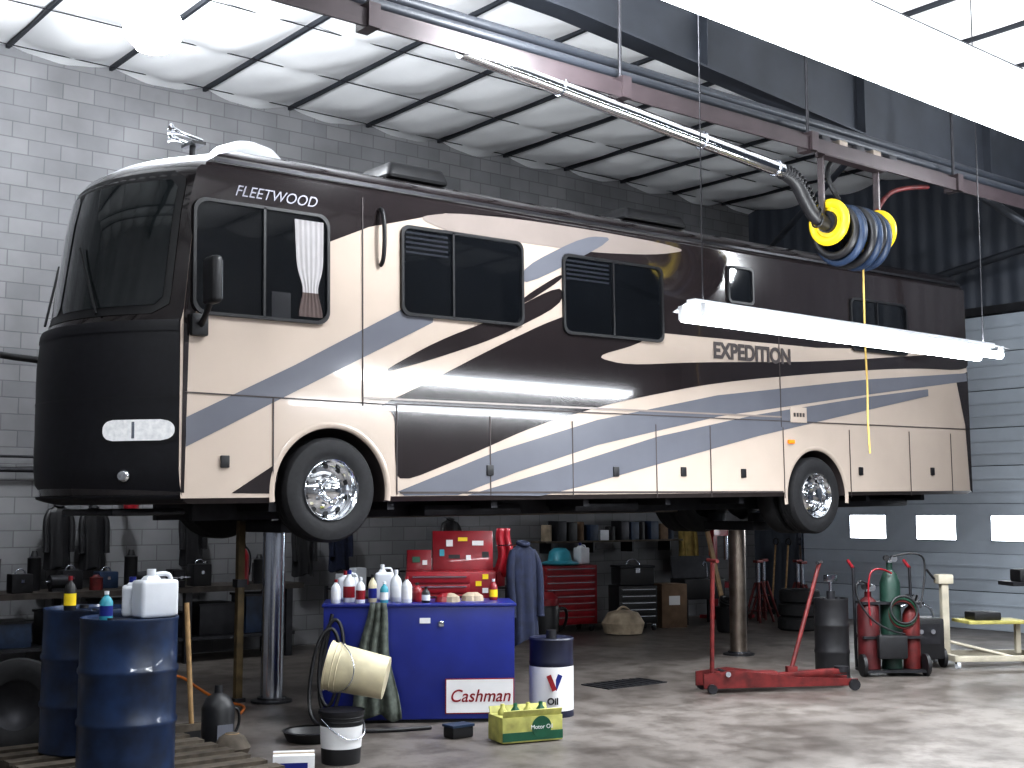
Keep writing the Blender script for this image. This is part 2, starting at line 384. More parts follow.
decal("stripe_grey_low",[(3.12,2.10),(4.34,2.40),(5.88,2.80),(7.65,3.14),(9.95,3.49),(11.38,3.68),(11.38,3.58),(9.94,3.31),(7.65,2.87),(5.88,2.48),(4.63,2.20),(4.1,2.10)],-.006,GREYB,False)
decal("swoosh_front_low",[(.50,2.10),(.92,2.36),(.96,2.26),(.92,2.1)],-.005,BROWN,False)
decal("paint_rear_corner",[(12.1,3.9),(12.42,4.0),(12.42,2.2),(12.36,2.25),(12.3,3.2)],-.0045,BROWN,False)
def seam(nm,t0,z0,t1,z1,w=.012,y=-.007,mat=SEAM):
    a=lz(t0,z0);b_=lz(t1,z1)
    cx=((a[0]+b_[0])/2,y,(a[1]+b_[1])/2); d=math.hypot(b_[0]-a[0],b_[1]-a[1]); an=math.atan2(b_[1]-a[1],b_[0]-a[0])
    box(nm,cx,(d,.004,w),mat,rv,rot=(0,-an,0))
seam("seam_belt",2.25,2.99,12.3,3.14)
for i,(t,za,zb) in enumerate([(1.87,2.95,5.0),(.91,2.1,2.98),(2.26,2.1,2.98),(4.56,2.1,2.92),(5.85,2.1,2.94),(6.77,2.1,2.96),(8.13,2.1,3.0),(9.5,2.12,3.02),(10.87,2.15,3.05),(11.9,2.2,3.06),(3.42,2.1,2.92),(8.1,3.0,4.3)]):
    seam("seam_v%d"%i,t,za,t,zb)
seam("seam_door_low",.05,2.98,2.25,2.98)
seam("skirt_line",2.3,2.12,8.1,2.18,.02); seam("slide_rail",1.87,3.03,8.1,3.13,.02,-.009,TAUPE)
seam("roof_gutter",.3,5.11,12.3,5.29,.03,-.012,DARKM)
for i,(t,z) in enumerate([(.43,2.38),(3.41,2.36),(5.20,2.38),(6.29,2.40),(7.35,2.40),(9.72,2.47),(11.4,2.5)]):
    a=lz(t,z); box("latch_%d"%i,(a[0],-.012,a[1]),(.085,.02,.11),BLACK,rv,bev=.008)
a=lz(8.27,2.82); box("marker_lamp",(a[0],-.02,a[1]),(.12,.03,.05),ORANGE,rv,bev=.01)
a=lz(8.44,3.17); box("service_plate",(a[0],-.012,a[1]),(.32,.015,.20),CREAM,rv,bev=.005)
for i in range(4): box("plate_slot_%d"%i,(a[0]-.09+i*.06,-.022,a[1]),(.035,.006,.05),SEAM,rv)
text("side_lettering","EXPEDITION",.27,SEAM,rv,(6.86,-.008,lz(6.84,3.80)[1]),sx=.96,off=.010)
text("front_lettering","FLEETWOOD",.145,BADGE,rv,(.50,-.008,lz(.62,4.81)[1]),sx=.98,shear=.35)
for nm_,tt in (("front",FT),("rear",RT)):
    zc=WZ-.015*tt-.02
    bm=bmesh.new(); N=40; A=[];B_=[];C_=[]
    for i in range(N+1):
        a=R(-8)+R(196)*i/N
        A.append(bm.verts.new((tt+.600*math.cos(a),.01,zc+.600*math.sin(a)))); B_.append(bm.verts.new((tt+.612*math.cos(a),-.018,zc+.612*math.sin(a)))); C_.append(bm.verts.new((tt+.66*math.cos(a),-.004,zc+.66*math.sin(a))))
    for i in range(N): bm.faces.new((A[i],A[i+1],B_[i+1],B_[i])); bm.faces.new((B_[i],B_[i+1],C_[i+1],C_[i]))
    o=mk("arch_trim_"+nm_,bm,CREAM,rv,smooth=True,split=False)
def rrect(name,t0,t1,z0,z1,r,y,th,mat,inner=None):
    a=lz(t0,z0);c=lz(t1,z1); pts=[]
    for cx,cz,s in ((c[0]-r,c[1]-r,0),(a[0]+r,c[1]-r,90),(a[0]+r,a[1]+r,180),(c[0]-r,a[1]+r,270)):
        for k in range(7):
            an=R(s+15*k); pts.append((cx+r*math.cos(an),cz+r*math.sin(an)))
    bm=bmesh.new()
    F=[bm.verts.new((x,y,z)) for x,z in pts]; Bk=[bm.verts.new((x,y+th,z)) for x,z in pts]; n=len(pts)
    if inner:
        cx=(a[0]+c[0])/2;cz=(a[1]+c[1])/2; hx=(c[0]-a[0])/2;hz=(c[1]-a[1])/2
        I=[bm.verts.new((cx+(x-cx)*(hx-inner)/hx,y,cz+(z-cz)*(hz-inner)/hz)) for x,z in pts]
        J=[bm.verts.new((v.co.x,y+th,v.co.z)) for v in I]
        for i in range(n):
            j=(i+1)%n; bm.faces.new((F[i],F[j],I[j],I[i])); bm.faces.new((I[i],I[j],J[j],J[i])); bm.faces.new((F[j],F[i],Bk[i],Bk[j]))
    else:
        bm.faces.new(F)
        for i in range(n): bm.faces.new((F[(i+1)%n],F[i],Bk[i],Bk[(i+1)%n]))
    bmesh.ops.recalc_face_normals(bm,faces=bm.faces[:])
    return mk(name,bm,mat,rv)
cg,nt,b=nodemat("side_window_glass"); b.inputs["Base Color"].default_value=(.008,.01,.013,1); b.inputs["Roughness"].default_value=.03; b.inputs["Alpha"].default_value=.28; b.inputs["Specular IOR Level"].default_value=.7
def window(nm,t0,t1,z0,z1,r=.09,split=None,shade=True):
    rrect(nm+"_panel",t0,t1,z0,z1,r,-.010,.008,GLOSSB)
    rrect(nm+"_frame",t0,t1,z0,z1,r,-.035,.030,BLACK,inner=.03)
    if split: a=lz(split,(z0+z1)/2); box(nm+"_mullion",(a[0],-.025,a[1]),(.025,.02,z1-z0-.05),BLACK,rv)
    if shade:
        for k in range(5):
            a=lz((t0+(split or t1))/2,z1-.09-k*.05); box(nm+"_shade_%d"%k,(a[0],-.013,a[1]),((split or t1)-t0-.12,.006,.022),SHADE,rv)
    rrect(nm+"_glass",t0+.03,t1-.03,z0+.03,z1-.03,r*.7,-.03,.003,cg)
window("cab_window",.10,1.49,3.68,4.76,.12,.80,False)
window("galley_window",2.31,3.88,3.88,4.82,.09,2.95)
window("lounge_window",4.44,6.0,3.88,4.80,.09,5.2)
window("bath_window",7.14,7.62,4.50,4.98,.06,None,False)
window("bedroom_window",9.6,10.9,4.10,4.85,.09,10.2,False)
# one continuous cab curtain, gathered by a tie two thirds of the way down
bm=bmesh.new(); g=[]
for j in range(25):
    f=j/24; z=4.66-f*.92; w=.31-.11*math.exp(-((f-.72)/.16)**2)-.05*f; cx=1.27+.02*f
    g.append([bm.verts.new((cx+(i/28-.5)*w,-.018-.004*math.sin(i/28*34),z)) for i in range(29)])
for j in range(24):
    for i in range(28):
        f=bm.faces.new((g[j][i],g[j][i+1],g[j+1][i+1],g[j+1][i])); f.material_index=1 if j>17 else 0
mk("cab_curtain",bm,[CURT,M("curtain_brown",(.20,.15,.14),.9)],rv,smooth=True,split=False)
box("driver_seat_back",(.98,-.014,3.82),(.20,.006,.26),M("seat_fabric",(.05,.05,.055),.9),rv,bev=.003)
tube("grab_handle",[(2.07,-.02,4.88),(2.07,-.09,4.86),(2.07,-.09,4.34),(2.07,-.02,4.32)],.022,BLACK,rv)
box("mirror_mount_near",(.16,-.03,3.58),(.16,.07,.20),BLACK,rv,bev=.02)
tube("mirror_arm_near",[(.17,-.05,3.58),(.14,-.22,3.64),(.12,-.34,3.74)],.028,BLACK,rv)
box("mirror_housing_near",(.13,-.36,3.93),(.10,.22,.42),BLACK,rv,bev=.045,seg=3)
box("mirror_lens_near",(.183,-.36,3.93),(.006,.17,.34),CHROME,rv)
tube("mirror_arm_far",[(-.28,2.15,3.42),(-.75,2.40,3.46),(-1.05,2.62,3.56)],.035,BLACK,rv)
box("mirror_mount_far",(-.30,2.15,3.40),(.14,.14,.16),BLACK,rv,bev=.02)
box("mirror_housing_far",(-1.02,2.66,3.80),(.10,.24,.42),BLACK,rv,bev=.045,seg=3)
box("mirror_lens_far",(-.965,2.66,3.80),(.006,.19,.34),CHROME,rv)
def ac(nm,t,v,w=.85,h=.22):
    box(nm,(t,v,5.33+h/2),(w,.7,h),BLACK,rv,bev=.07,seg=3,taper=.85)
ac("roof_aircon_front",2.75,.62,.80,.18); ac("roof_aircon_rear",6.25,.62,1.1,.16)
lathe("satellite_dome",[(0,.25),(.14,.24),(.30,.17),(.38,.08),(.40,0),(.34,-.05)],WHITE,rv,(1.10,1.0,5.36))
lathe("air_horn",[(0,0),(.015,0),(.018,.22),(.035,.30),(.06,.34)],CHROME,rv,(.58,.85,5.52),(0,R(-80),0),n=20)
lathe("air_horn_short",[(0,0),(.015,0),(.018,.18),(.035,.24),(.055,.27)],CHROME,rv,(.58,1.0,5.50),(0,R(-80),0),n=20)
cyl("horn_base",(.5,.9,5.28),(.5,.9,5.50),.03,BLACK,rv); box("horn_bracket",(.52,.92,5.48),(.14,.26,.03),BLACK,rv)
ub=DARKM
for i,y in enumerate((.85,1.7)): box("frame_rail_%d"%i,(6.1,y,1.93),(11.2,.08,.18),ub,rv)
for i,(t,w,y,d,h) in enumerate([(3.6,1.3,1.27,1.5,.12),(5.4,1.0,.7,.7,.10),(6.8,.9,1.8,.8,.14),(10.6,1.6,1.27,1.7,.12),(-.0,.7,1.27,1.3,.06)]):
    box("tank_%d"%i,(t,y,1.96-h/2),(w,d,h),ub,rv,bev=.03)
for i in range(9): box("cross_member_%d"%i,(1.0+i*1.3,1.27,1.96),(.08,2.2,.08),ub,rv)
cyl("exhaust_pipe",(3,2.1,1.86),(11,2.1,1.84),.05,RUSTY,rv)
def wheel(nm,t,v,side,z=None):
    z=(WZ-.015*t) if z is None else z
    rot=(R(90) if side<0 else R(-90),0,0)
    lathe(nm+"_tyre",[(.29,-.13),(.40,-.15),(.47,-.13),(.497,-.09),(.495,-.05),(.488,-.045),(.495,-.04),(.495,0),(.488,.003),(.495,.006),(.495,.045),(.488,.05),(.497,.055),(.497,.09),(.47,.13),(.40,.15),(.33,.14),(.29,.12)],RUBBER,rv,(t,v,z),rot,48)
    lathe(nm+"_rim",[(.30,-.1),(.30,.13),(.29,.145),(.275,.13),(.262,.05),(.235,.02),(.20,.035),(.165,.06),(.125,.065),(.11,.07),(.10,.13),(.085,.16),(.05,.175),(0,.178)],CHROME,rv,(t,v,z),rot,40)
    e=side
    for i in range(10):
        a=2*math.pi*i/10
        cyl(nm+"_lug_%d"%i,(t+.142*math.cos(a),v+e*.055,z+.142*math.sin(a)),(t+.142*math.cos(a),v+e*.10,z+.142*math.sin(a)),.016,CHROME,rv,n=6)
        a+=.314
        cyl(nm+"_hole_%d"%i,(t+.222*math.cos(a),v+e*.02,z+.222*math.sin(a)),(t+.222*math.cos(a),v+e*.034,z+.222*math.sin(a)),.024,BLACK,rv,n=12)
wheel("front_near",FT,.14,-1); wheel("front_far",FT,W-.14,1)
for s,y1,y2 in ((-1,.14,.48),(1,W-.14,W-.48)):
    wheel("rear_outer_%d"%(s>0),RT,y1,s)
    lathe("rear_inner_tyre_%d"%(s>0),[(.29,-.13),(.40,-.15),(.47,-.13),(.497,-.09),(.497,.09),(.47,.13),(.40,.15),(.29,.12)],RUBBER,rv,(RT,y2,WZ-.015*RT),(R(90),0,0),40)
for nm_,tt in (("front",FT),("rear",RT)):
    cyl("axle_"+nm_,(tt,.2,WZ-.015*tt-.1),(tt,W-.2,WZ-.015*tt-.1),.08,ub,rv)
    if nm_=="rear": lathe("diff_"+nm_,[(0,-.2),(.15,-.16),(.22,0),(.15,.16),(0,.2)],ub,rv,(tt,1.27,WZ-.015*tt-.1),(R(90),0,0),20)
# ---------------------------------------------------------------- LIFT
def post(name,t,v,mat,top):
    e=grp(name,(t,v,0))
    lathe("base_ring",[(0,.0),(.21,0),(.21,.02),(.15,.03),(.145,.05),(0,.05)],DARKM,e)
    lathe("piston",[(0,.02),(.115,.02),(.115,top-.22),(0,top-.22)],mat,e,n=40)
    box("saddle",(0,0,top-.16),(.34,.9,.12),DARKM,e,bev=.02)
    for s in (-1,1): box("cradle_%d"%(s>0),(0,s*.36,top-.06),(.26,.10,.14),DARKM,e,bev=.015)
post("lift_post",1.66,1.42,STEEL,2.0-.06); post("lift_post",8.62,1.27,RUSTY,2.0-.1)
e=grp("lift_safety_leg",(1.38,1.62,0)); box("bar",(0,0,.92),(.075,.075,1.84),M("brown_leg",(.12,.085,.04),.6,.2,.4,7),e,bev=.01)
box("foot",(0,0,.02),(.12,.12,.04),DARKM,e); box("lug",(0,0,1.2),(.11,.11,.08),DARKM,e)
# ---------------------------------------------------------------- CEILING SERVICES
er=grp("exhaust_rail",(0,-1.35,6.18))
box("rail_profile",(5.5,0,0.02),(17.8,.16,.10),RAIL,er); box("rail_lip",(5.5,.06,.10),(17.8,.04,.10),RAIL,er); box("rail_lip_near",(5.5,-.07,-.06),(17.8,.02,.06),RAIL,er)
cyl("conduit",(-4,.22,.28),(14.3,.22,.28),.05,BEAM,er)
for i,x in enumerate((-2,1,4,7,10,13)): 
    cyl("hanger_%d"%i,(x,0,.1),(x,0,1.66),.02,DARKM,er); box("joint_%d"%i,(x,0,.02),(.12,.22,.22),RAIL,er)
cyl("second_rail",(-4,.5,.52),(14.0,.5,.52),.05,BEAM,er)
tube("flex_hose",[(6.45,-.0,-.39),(6.62,0,-.41),(6.8,0,-.50),(6.95,0,-.7),(7.1,0,-.86),(7.3,0,-.90)],.085,BLACK,er)
for i in range(14):
    f=i/13; torus("hose_rib_%d"%i,.083,.012,BLACK,er,(6.55+.6*f,0,-.40-.48*f*f),(0,R(90+15+35*math.sin(f*3.1)),0),20,6)
cyl("chrome_duct",(2.0,0,-.03),(6.5,0,-.39),.085,CHROME,er,n=24)
for i,x in enumerate((3.2,5.2,6.4)): torus("duct_clamp_%d"%i,.09,.012,STEEL,er,(x,0,-.03-(x-2)*.08),(0,R(94.6),0),24,6)
rl=er
def rp(x,y,z): return (x+7.36,y,z-.87)
for i,x in enumerate((0,.92)):
    torus("reel_flange_%d"%i,.225,.055,YEL,rl,rp(x,0,0),(0,R(90),0),40,10)
    lathe("reel_web_%d"%i,[(.09,-.015),(.22,-.015),(.22,.015),(.09,.015)],YEL,rl,rp(x,0,0),(0,R(90),0))
for i in range(9): torus("hose_coil_%d"%i,.28+.03*(i%2)+.03*math.sin(i*.4),.048,BLUEH if i%3 else BLACK,rl,rp(.12+i*.085,0,-.10-.03*(i%2)),(R(4*(i%3)),R(90),0),36,8)
cyl("reel_core",rp(-.06,0,0),rp(.95,0,0),.13,DARKM,rl); box("reel_motor",rp(.45,.28,.1),(.35,.25,.3),DARKM,rl,bev=.03)
for i,x in enumerate((-.08,1.0)): box("reel_bracket_%d"%i,rp(x,.04,.40),(.03,.08,.80),RAIL,rl)
box("reel_bracket_top",rp(.46,0,.80),(1.2,.14,.06),RAIL,rl)
for i in range(5): box("rail_trolley_%d"%i,rp(-.1+i*.33,.03,.93),(.16,.2,.16),RUSTY if i%2 else DARKM,rl,bev=.02)
tube("reel_feed_hose",[rp(.9,0,.2),rp(1.2,.1,.5),rp(1.6,.1,.7),rp(2.2,.1,.8)],.03,DRED,rl); tube("reel_feed_hose_b",[rp(.2,0,.3),rp(.0,.1,.6),rp(.4,.1,.95),rp(1.2,.12,.98)],.03,BLACK,rl)
cord=M("yellow_cord",(.60,.42,.12),.6)
tube("pendant_cord",[(x-.42,y+1.35,z-6.18) for x,y,z in [(8.42,-1.35,5.5),(8.40,-1.36,5.0),(8.44,-1.33,4.4),(8.38,-1.37,3.9),(8.45,-1.34,3.4),(8.40,-1.36,3.0),(8.46,-1.34,2.62)]],.012,cord,er)
def fixture(name,t0,t1,v,z,w,power,tr=.02,tilt=0.,up=0):
    L_=t1-t0; e=grp(name,((t0+t1)/2,v,z),ry=tilt)
    box("channel",(0,0,.11),(L_,.10,.05),REFL,e)
    for s in (-1,1):
        bm=bmesh.new(); a=[(-L_/2,s*.05,.115),(L_/2,s*.05,.115),(L_/2,s*w/2,.05),(-L_/2,s*w/2,.05)]
        bm.faces.new([bm.verts.new(p) for p in a]); o=mk("wing_%d"%(s>0),bm,M("reflector_outer",(.50,.52,.55),.5),e); md=o.modifiers.new("s","SOLIDIFY"); md.thickness=.006
        cyl("tube_%d"%(s>0),(-L_/2+.04,s*w*.30,-.01),(L_/2-.04,s*w*.30,-.01),tr,TUBEM,e)
        for x in (-L_/2+.02,L_/2-.02,0): box("socket_%d_%d"%(s>0,int(x*10)),(x,s*w*.30,0.03),(.03,.05,.12),REFL,e)
    for i,x in enumerate((-L_/2+.15,L_/2-.15)): cyl("suspension_%d"%i,(x,0,.13),(x,0,7.75-z),.006,DARKM,e,n=6)
    ld=bpy.data.lights.new(name+"_light",'AREA'); ld.shape='RECTANGLE'; ld.size=L_-.1; ld.size_y=w*.45; ld.energy=power; ld.color=(.93,.97,1.)
    lo=bpy.data.objects.new("tube_glow",ld); lo.location=(0,0,-.065); lo.parent=e; COL.objects.link(lo)
    if up:  # added upward lamp that brightens the ceiling, no real slot in the fixture
        ld=bpy.data.lights.new(name+"_added_uplight",'AREA'); ld.shape='RECTANGLE'; ld.size=L_-.3; ld.size_y=.08; ld.energy=up; ld.color=(.95,.98,1.)
        lo=bpy.data.objects.new("added_uplight",ld); lo.location=(0,0,.145); lo.rotation_euler=(R(180),0,0); lo.parent=e; COL.objects.link(lo)
    return e
fixture("added_fluorescent_fixture",3.35,8.12,-2.9,3.64,.44,300,.042,0.,230)
fixture("added_fluorescent_fixture",-2.9,3.1,-7.60,3.70,.38,250,.045,.025,60)
fixture("added_fluorescent_fixture",5.2,11.2,-7.65,3.72,.40,280,.04,0.,60)  # added row out of view, brightens the motorhome's lower side
def highbay(name,t,v,z,p):
    e=grp(name,(t,v,z))
    lathe("globe",[(0,-.28),(.17,-.25),(.28,-.13),(.32,0),(.26,.13),(.13,.20)],LAMPG,e)
    lathe("reflector",[(.18,.19),(.12,.26),(.08,.3),(0,.3)],REFL,e)
    lathe("ballast",[(0,.3),(.09,.3),(.09,.44),(0,.44)],REFL,e); cyl("stem",(0,0,.42),(0,0,7.75-z),.015,DARKM,e)
    ld=bpy.data.lights.new("bulb",'POINT'); ld.energy=p; ld.shadow_soft_size=.24; ld.color=(.92,.96,1.)
    lo=bpy.data.objects.new("bulb",ld); lo.location=(0,0,-.55); lo.parent=e; COL.objects.link(lo)
highbay("added_high_bay_lamp",.44,2.0,7.02,480)
highbay("added_high_bay_lamp",-4.5,-3.5,6.5,120)  # added lamp out of view, more light from the left
highbay("added_high_bay_lamp",3.0,-2.6,6.9,520)  # added lamp above the frame, lifts the ceiling and the motorhome side
highbay("added_high_bay_lamp",10.8,-3.5,6.4,340)  # another added lamp, unseen past the right edge, for fill
highbay("added_high_bay_lamp",3.0,-11.5,6.9,240)  # unseen lamp added towards the front wall as back fill
# ---------------------------------------------------------------- SMALL OBJECT KIT
def bottle(name,loc,h,r,mat,cap=None,rz=0):
    e=grp(name,loc,rz); lathe("body",[(0,0),(r*.9,0),(r,.01),(r,h*.62),(r*.75,h*.74),(r*.32,h*.84),(r*.32,h*.92)],mat,e,n=20)
    lathe("cap",[(r*.38,h*.88),(r*.38,h),(0,h)],cap or RED,e,n=14)
    lathe("label",[(r*1.01,h*.15),(r*1.01,h*.5)],random.choice([PAPER,BLUE,YEL,RED,WHITE]),e,n=20); return e
def jug(name,loc,w,d,h,mat,cap,rz=0):
    e=grp(name,loc,rz); box("body",(0,0,h*.39),(w,d,h*.78),mat,e,bev=.03,seg=3); box("shoulder",(-w*.12,0,h*.80),(w*.55,d*.7,h*.16),mat,e,bev=.03,taper=.6)
    cyl("cap",(-w*.12,0,h*.86),(-w*.12,0,h),w*.11,cap,e)
    tube("handle",[(-w*.02,0,h*.88),(w*.28,0,h*.92),(w*.44,0,h*.8),(w*.42,0,h*.55)],w*.06,mat,e); return e
def pail(name,loc,r,h,mat,rot=(0,0,0),lid=None,band=None):
    e=bpy.data.objects.new(name,None); COL.objects.link(e); e.location=loc; e.rotation_euler=rot
    lathe("shell",[(0,0),(r*.88,0),(r,h*.97),(r*1.05,h*.97),(r*1.05,h),(r*.97,h),(r*.86,.012),(0,.012)],mat,e)
    for i,z in enumerate((.80,.88)): torus("rib_%d"%i,r*(.88+.12*z)+.003,.006,mat,e,(0,0,h*z),n=30,k=6)
    tube("bail",[(r*1.04,0,h*.86),(r*.9,-r*.9,h*.62),(0,-r*1.25,h*.45),(-r*.9,-r*.9,h*.62),(-r*1.04,0,h*.86)],.005,STEEL,e)
    if band: lathe("label",[(r*.925,h*.3),(r*.975,h*.72)],band,e)
    if lid: lathe("lid",[(0,h*1.0),(r*1.06,h*1.0),(r*1.06,h*.95)],lid,e)
    return e
def drum(name,loc,r,h,mat,bands=(.33,.66),rz=0):
    e=grp(name,loc,rz); pr=[(0,.02),(r*.96,.02),(r*.98,0),(r,.01),(r*.985,.03)]
    for bz in bands: pr+= [(r*.985,h*bz-.03),(r*1.02,h*bz-.012),(r*1.02,h*bz+.012),(r*.985,h*bz+.03)]
    pr+=[(r*.985,h-.03),(r,h-.015),(r*.99,h),(r*.96,h-.02),(0,h-.02)]
    lathe("shell",pr,mat,e,n=44)
    cyl("bung_large",(r*.6,0,h-.02),(r*.6,0,h+.005),.035,DARKM,e); cyl("bung_small",(-r*.6,0,h-.02),(-r*.6,0,h+.003),.02,DARKM,e)
    return e
def casters(e,w,d,r=.05,mat=BLACK):
    for i,(sx,sy) in enumerate(((-1,-1),(1,-1),(-1,1),(1,1))):
        cyl("caster_%d"%i,(sx*w/2-.02,sy*d/2,r),(sx*w/2+.02,sy*d/2,r),r,mat,e); box("caster_fork_%d"%i,(sx*w/2,sy*d/2,r*1.7),(.06,.06,r*.8),STEEL,e)
def cabinet(name,loc,rz,w,d,h,mat,rows,wheels=True):
    e=grp(name,loc,rz); b0=.12 if wheels else 0
    box("carcass",(0,0,(h+b0)/2),(w,d,h-b0),mat,e,bev=.01)
    z=h-.03; n=rows; dh=(h-b0-.06)/n
    for i in range(n):
        box("drawer_%d"%i,(0,-d/2-.008,z-dh/2),(w*.92,.02,dh*.88),mat,e,bev=.004)
        box("handle_%d"%i,(0,-d/2-.024,z-dh*.22),(w*.86,.016,.014),STEEL,e); z-=dh
    if wheels: casters(e,w*.85,d*.8)
    return e
# ---------------------------------------------------------------- DRUM CORNER
e=grp("wooden_pallet",(-.92,-1.25,0))
for i in range(8): box("deck_%d"%i,(0,-.92+i*.263,.135),(1.5,.14,.025),OLDW,e)
for i,x in enumerate((-.68,0,.68)): box("stringer_%d"%i,(x,0,.07),(.09,2.0,.10),OLDW,e)
for i in range(3): box("foot_board_%d"%i,(0,-.85+i*.85,.01),(1.5,.14,.02),OLDW,e)
d=drum("oil_drum",(-1.13,-1.72,.148),.335,1.06,DRUMB,rz=.5); 
drum("oil_drum",(-1.05,-.72,.148),.335,1.06,DRUMB,rz=1.4)
jug("oil_jug",(-.93,-1.68,1.19),.29,.17,.34,WHITE,WHITE,rz=.1)
jug("oil_jug",(-1.02,-1.48,1.19),.22,.14,.28,WHITE,BLUE,rz=1.2)
bottle("coolant_bottle",(-1.30,-1.72,1.19),.20,.045,TEAL,WHITE)
bottle("grease_bottle",(-1.2,-.72,1.19),.26,.045,BLACK,RED)
e=grp("tyre",(-1.25,.24,.375),rz=R(-30)); lathe("carcass",[(.2,-.09),(.3,-.12),(.36,-.10),(.375,-.06),(.375,.06),(.36,.10),(.3,.12),(.2,.09)],RUBBER,e,rot=(R(80),0,0),n=40); lathe("rim",[(0,.0),(.12,.02),(.2,.08),(.2,-.08)],DARKM,e,rot=(R(80),0,0))
e=grp("push_broom",(.12,-.05,0)); cyl("stick",(0,0,.1),(-.05,.05,1.15),.022,WOOD,e); box("head",(0,0,.1),(.35,.08,.06),OLDW,e); box("bristles",(0,0,.035),(.34,.07,.07),BLACK,e)
e=grp("black_oil_can",(.07,-.66,0)); lathe("can",[(0,0),(.13,0),(.135,.34),(.10,.42),(.035,.46),(.03,.52),(0,.52)],BLACK,e); tube("handle",[(.12,0,.32),(.19,0,.34),(.19,0,.14),(.12,0,.1)],.012,BLACK,e); box("label",(0,-.134,.16),(.14,.006,.12),GREYB,e)
e=grp("shop_sack",(.02,-1.02,.0)); lathe("body",[(0,0),(.12,.02),(.15,.08),(.10,.16),(.05,.19),(0,.2)],OLDW,e,n=14); torus("tie",.05,.01,WOOD,e,(0,0,.18),n=14,k=6)
e=grp("parts_box",(0.02,-2.02,0),rz=-.5); box("carton",(0,0,.09),(.30,.22,.18),PAPER,e,bev=.004); box("flap",(0,-.113,.1),(.2,.004,.06),BLUE,e); box("tape",(0,0,.181),(.3,.05,.003),BEIGE,e)
tube("orange_extension_cord",[(-.55,1.2,.02),(-.2,1.0,.02),(.1,.9,.35),(.4,.95,.45),(.8,1.2,.2),(1.1,1.35,.05),(1.3,1.2,.02),(1.0,.8,.02)],.014,M("orange_cord",(.45,.13,.02),.6))
e=grp("drip_pan",(.9,-.75,0),rz=.4); lathe("pan",[(0,.01),(.20,.01),(.24,.08),(.25,.08),(.21,0),(0,0)],BLACK,e); lathe("lip",[(.235,.08),(.26,.085),(.235,.09)],DARKM,e)
# ---------------------------------------------------------------- BLUE CABINET
RZ=R(-33.2)
bc=grp("blue_service_cabinet",(2.09+.35*math.sin(R(33.2)),-.615+.35*math.cos(R(33.2)),0),rz=RZ)
box("body",(0,0,.545),(1.77,.68,1.03),BLUE,bc,bev=.015); box("plinth",(0,0,.02),(1.7,.6,.04),BLACK,bc); box("top_lip",(0,0,1.07),(1.80,.71,.03),BLUE,bc,bev=.008)
box("sign_edge",(.56,-.348,.24),(.64,.006,.32),RED,bc); box("sign_plate",(.56,-.352,.24),(.62,.006,.30),PAPER,bc)
text("sign_text","Cashman",.16,RED,bc,(.56,-.357,.19),align='CENTER',shear=.25,off=.001,sx=.95)
for x in (-.3,): box("door_gap_%d"%(x>0),(x,-.342,.55),(.006,.004,.95),BLACK,bc)
box("latch",(.2,-.35,.9),(.05,.02,.05),STEEL,bc,bev=.004)
box("paper_tag",(.05,-.345,.93),(.10,.004,.05),PAPER,bc)
def onb(x,y,z=1.085):
    ca=math.cos(RZ);sa=math.sin(RZ); return (bc.location.x+x*ca-y*sa,bc.location.y+x*sa+y*ca,z)
for i,(x,y,h,r,m,c) in enumerate([(-.78,-.2,.22,.045,WHITE,RED),(-.66,-.1,.30,.055,WHITE,BLUE),(-.55,-.22,.24,.045,WHITE,WHITE),(-.44,-.1,.26,.04,CREMP,BLACK),(-.33,-.22,.20,.04,TEAL,WHITE),(-.22,-.08,.30,.055,WHITE,WHITE),(-.12,-.22,.25,.05,WHITE,RED),(-.02,-.08,.18,.05,RED,BLACK),(.06,-.22,.15,.04,BLACK,BLACK),(.72,.1,.2,.04,RED,WHITE)]):
    bottle("spray_bottle",onb(x,y),h,r,m,c)
jug("oil_jug",onb(-.33,.18),.18,.12,.34,WHITE,WHITE,rz=RZ); jug("oil_jug",onb(-.68,.2),.2,.12,.28,WHITE,RED,rz=RZ)
e=grp("shop_rag_heap",onb(.38,-.05),rz=RZ)
for i in range(6): lathe("rag_%d"%i,[(0,0),(.09,.0),(.08,.05),(.03,.08),(0,.07)],RED if i%2 else BEIGE,e,(random.uniform(-.18,.18),random.uniform(-.1,.1),0),(0,0,i),9)
cloth("hanging_rag",.14,.46,1.10,.08,RAG,None,onb(-.40,-.40,0),(0,0,RZ),folds=3,amp=.04,out=.14,seed=3)
tube("air_hose",[onb(-.80,-.38,1.0),onb(-.88,-.42,.6),onb(-.92,-.45,.2),onb(-.78,-.5,.05),onb(-.68,-.50,.5),onb(-.70,-.42,.9),onb(-.80,-.40,.98),onb(-.90,-.42,.7),onb(-.92,-.45,.3),onb(-.80,-.5,.12),onb(-.70,-.48,.6),onb(-.78,-.42,.93),onb(-.95,-.45,.75),onb(-1.02,-.5,.1),onb(-.8,-.8,.02),onb(-.3,-.85,.02),onb(.1,-.7,.02)],.018,BLACK)
pail("oil_pail",(.60,-1.72,0),.17,.40,BLACK,lid=DARKM,band=PAPER)
pail("plastic_bucket",(.96,-1.80,.62),.19,.48,CREMP,rot=(R(0),R(-78),R(-40)))
e=grp("tub_of_oil",(1.95,-1.42,0)); box("tub",(0,0,.05),(.22,.15,.10),BLACK,e,bev=.02); box("lid",(0,0,.105),(.23,.16,.02),BLUEH,e)
CY=M("carton_yellow",(.40,.39,.12),.5,0,.4,7)
e=grp("beverage_carton",(2.32,-1.88,0),rz=R(-14))
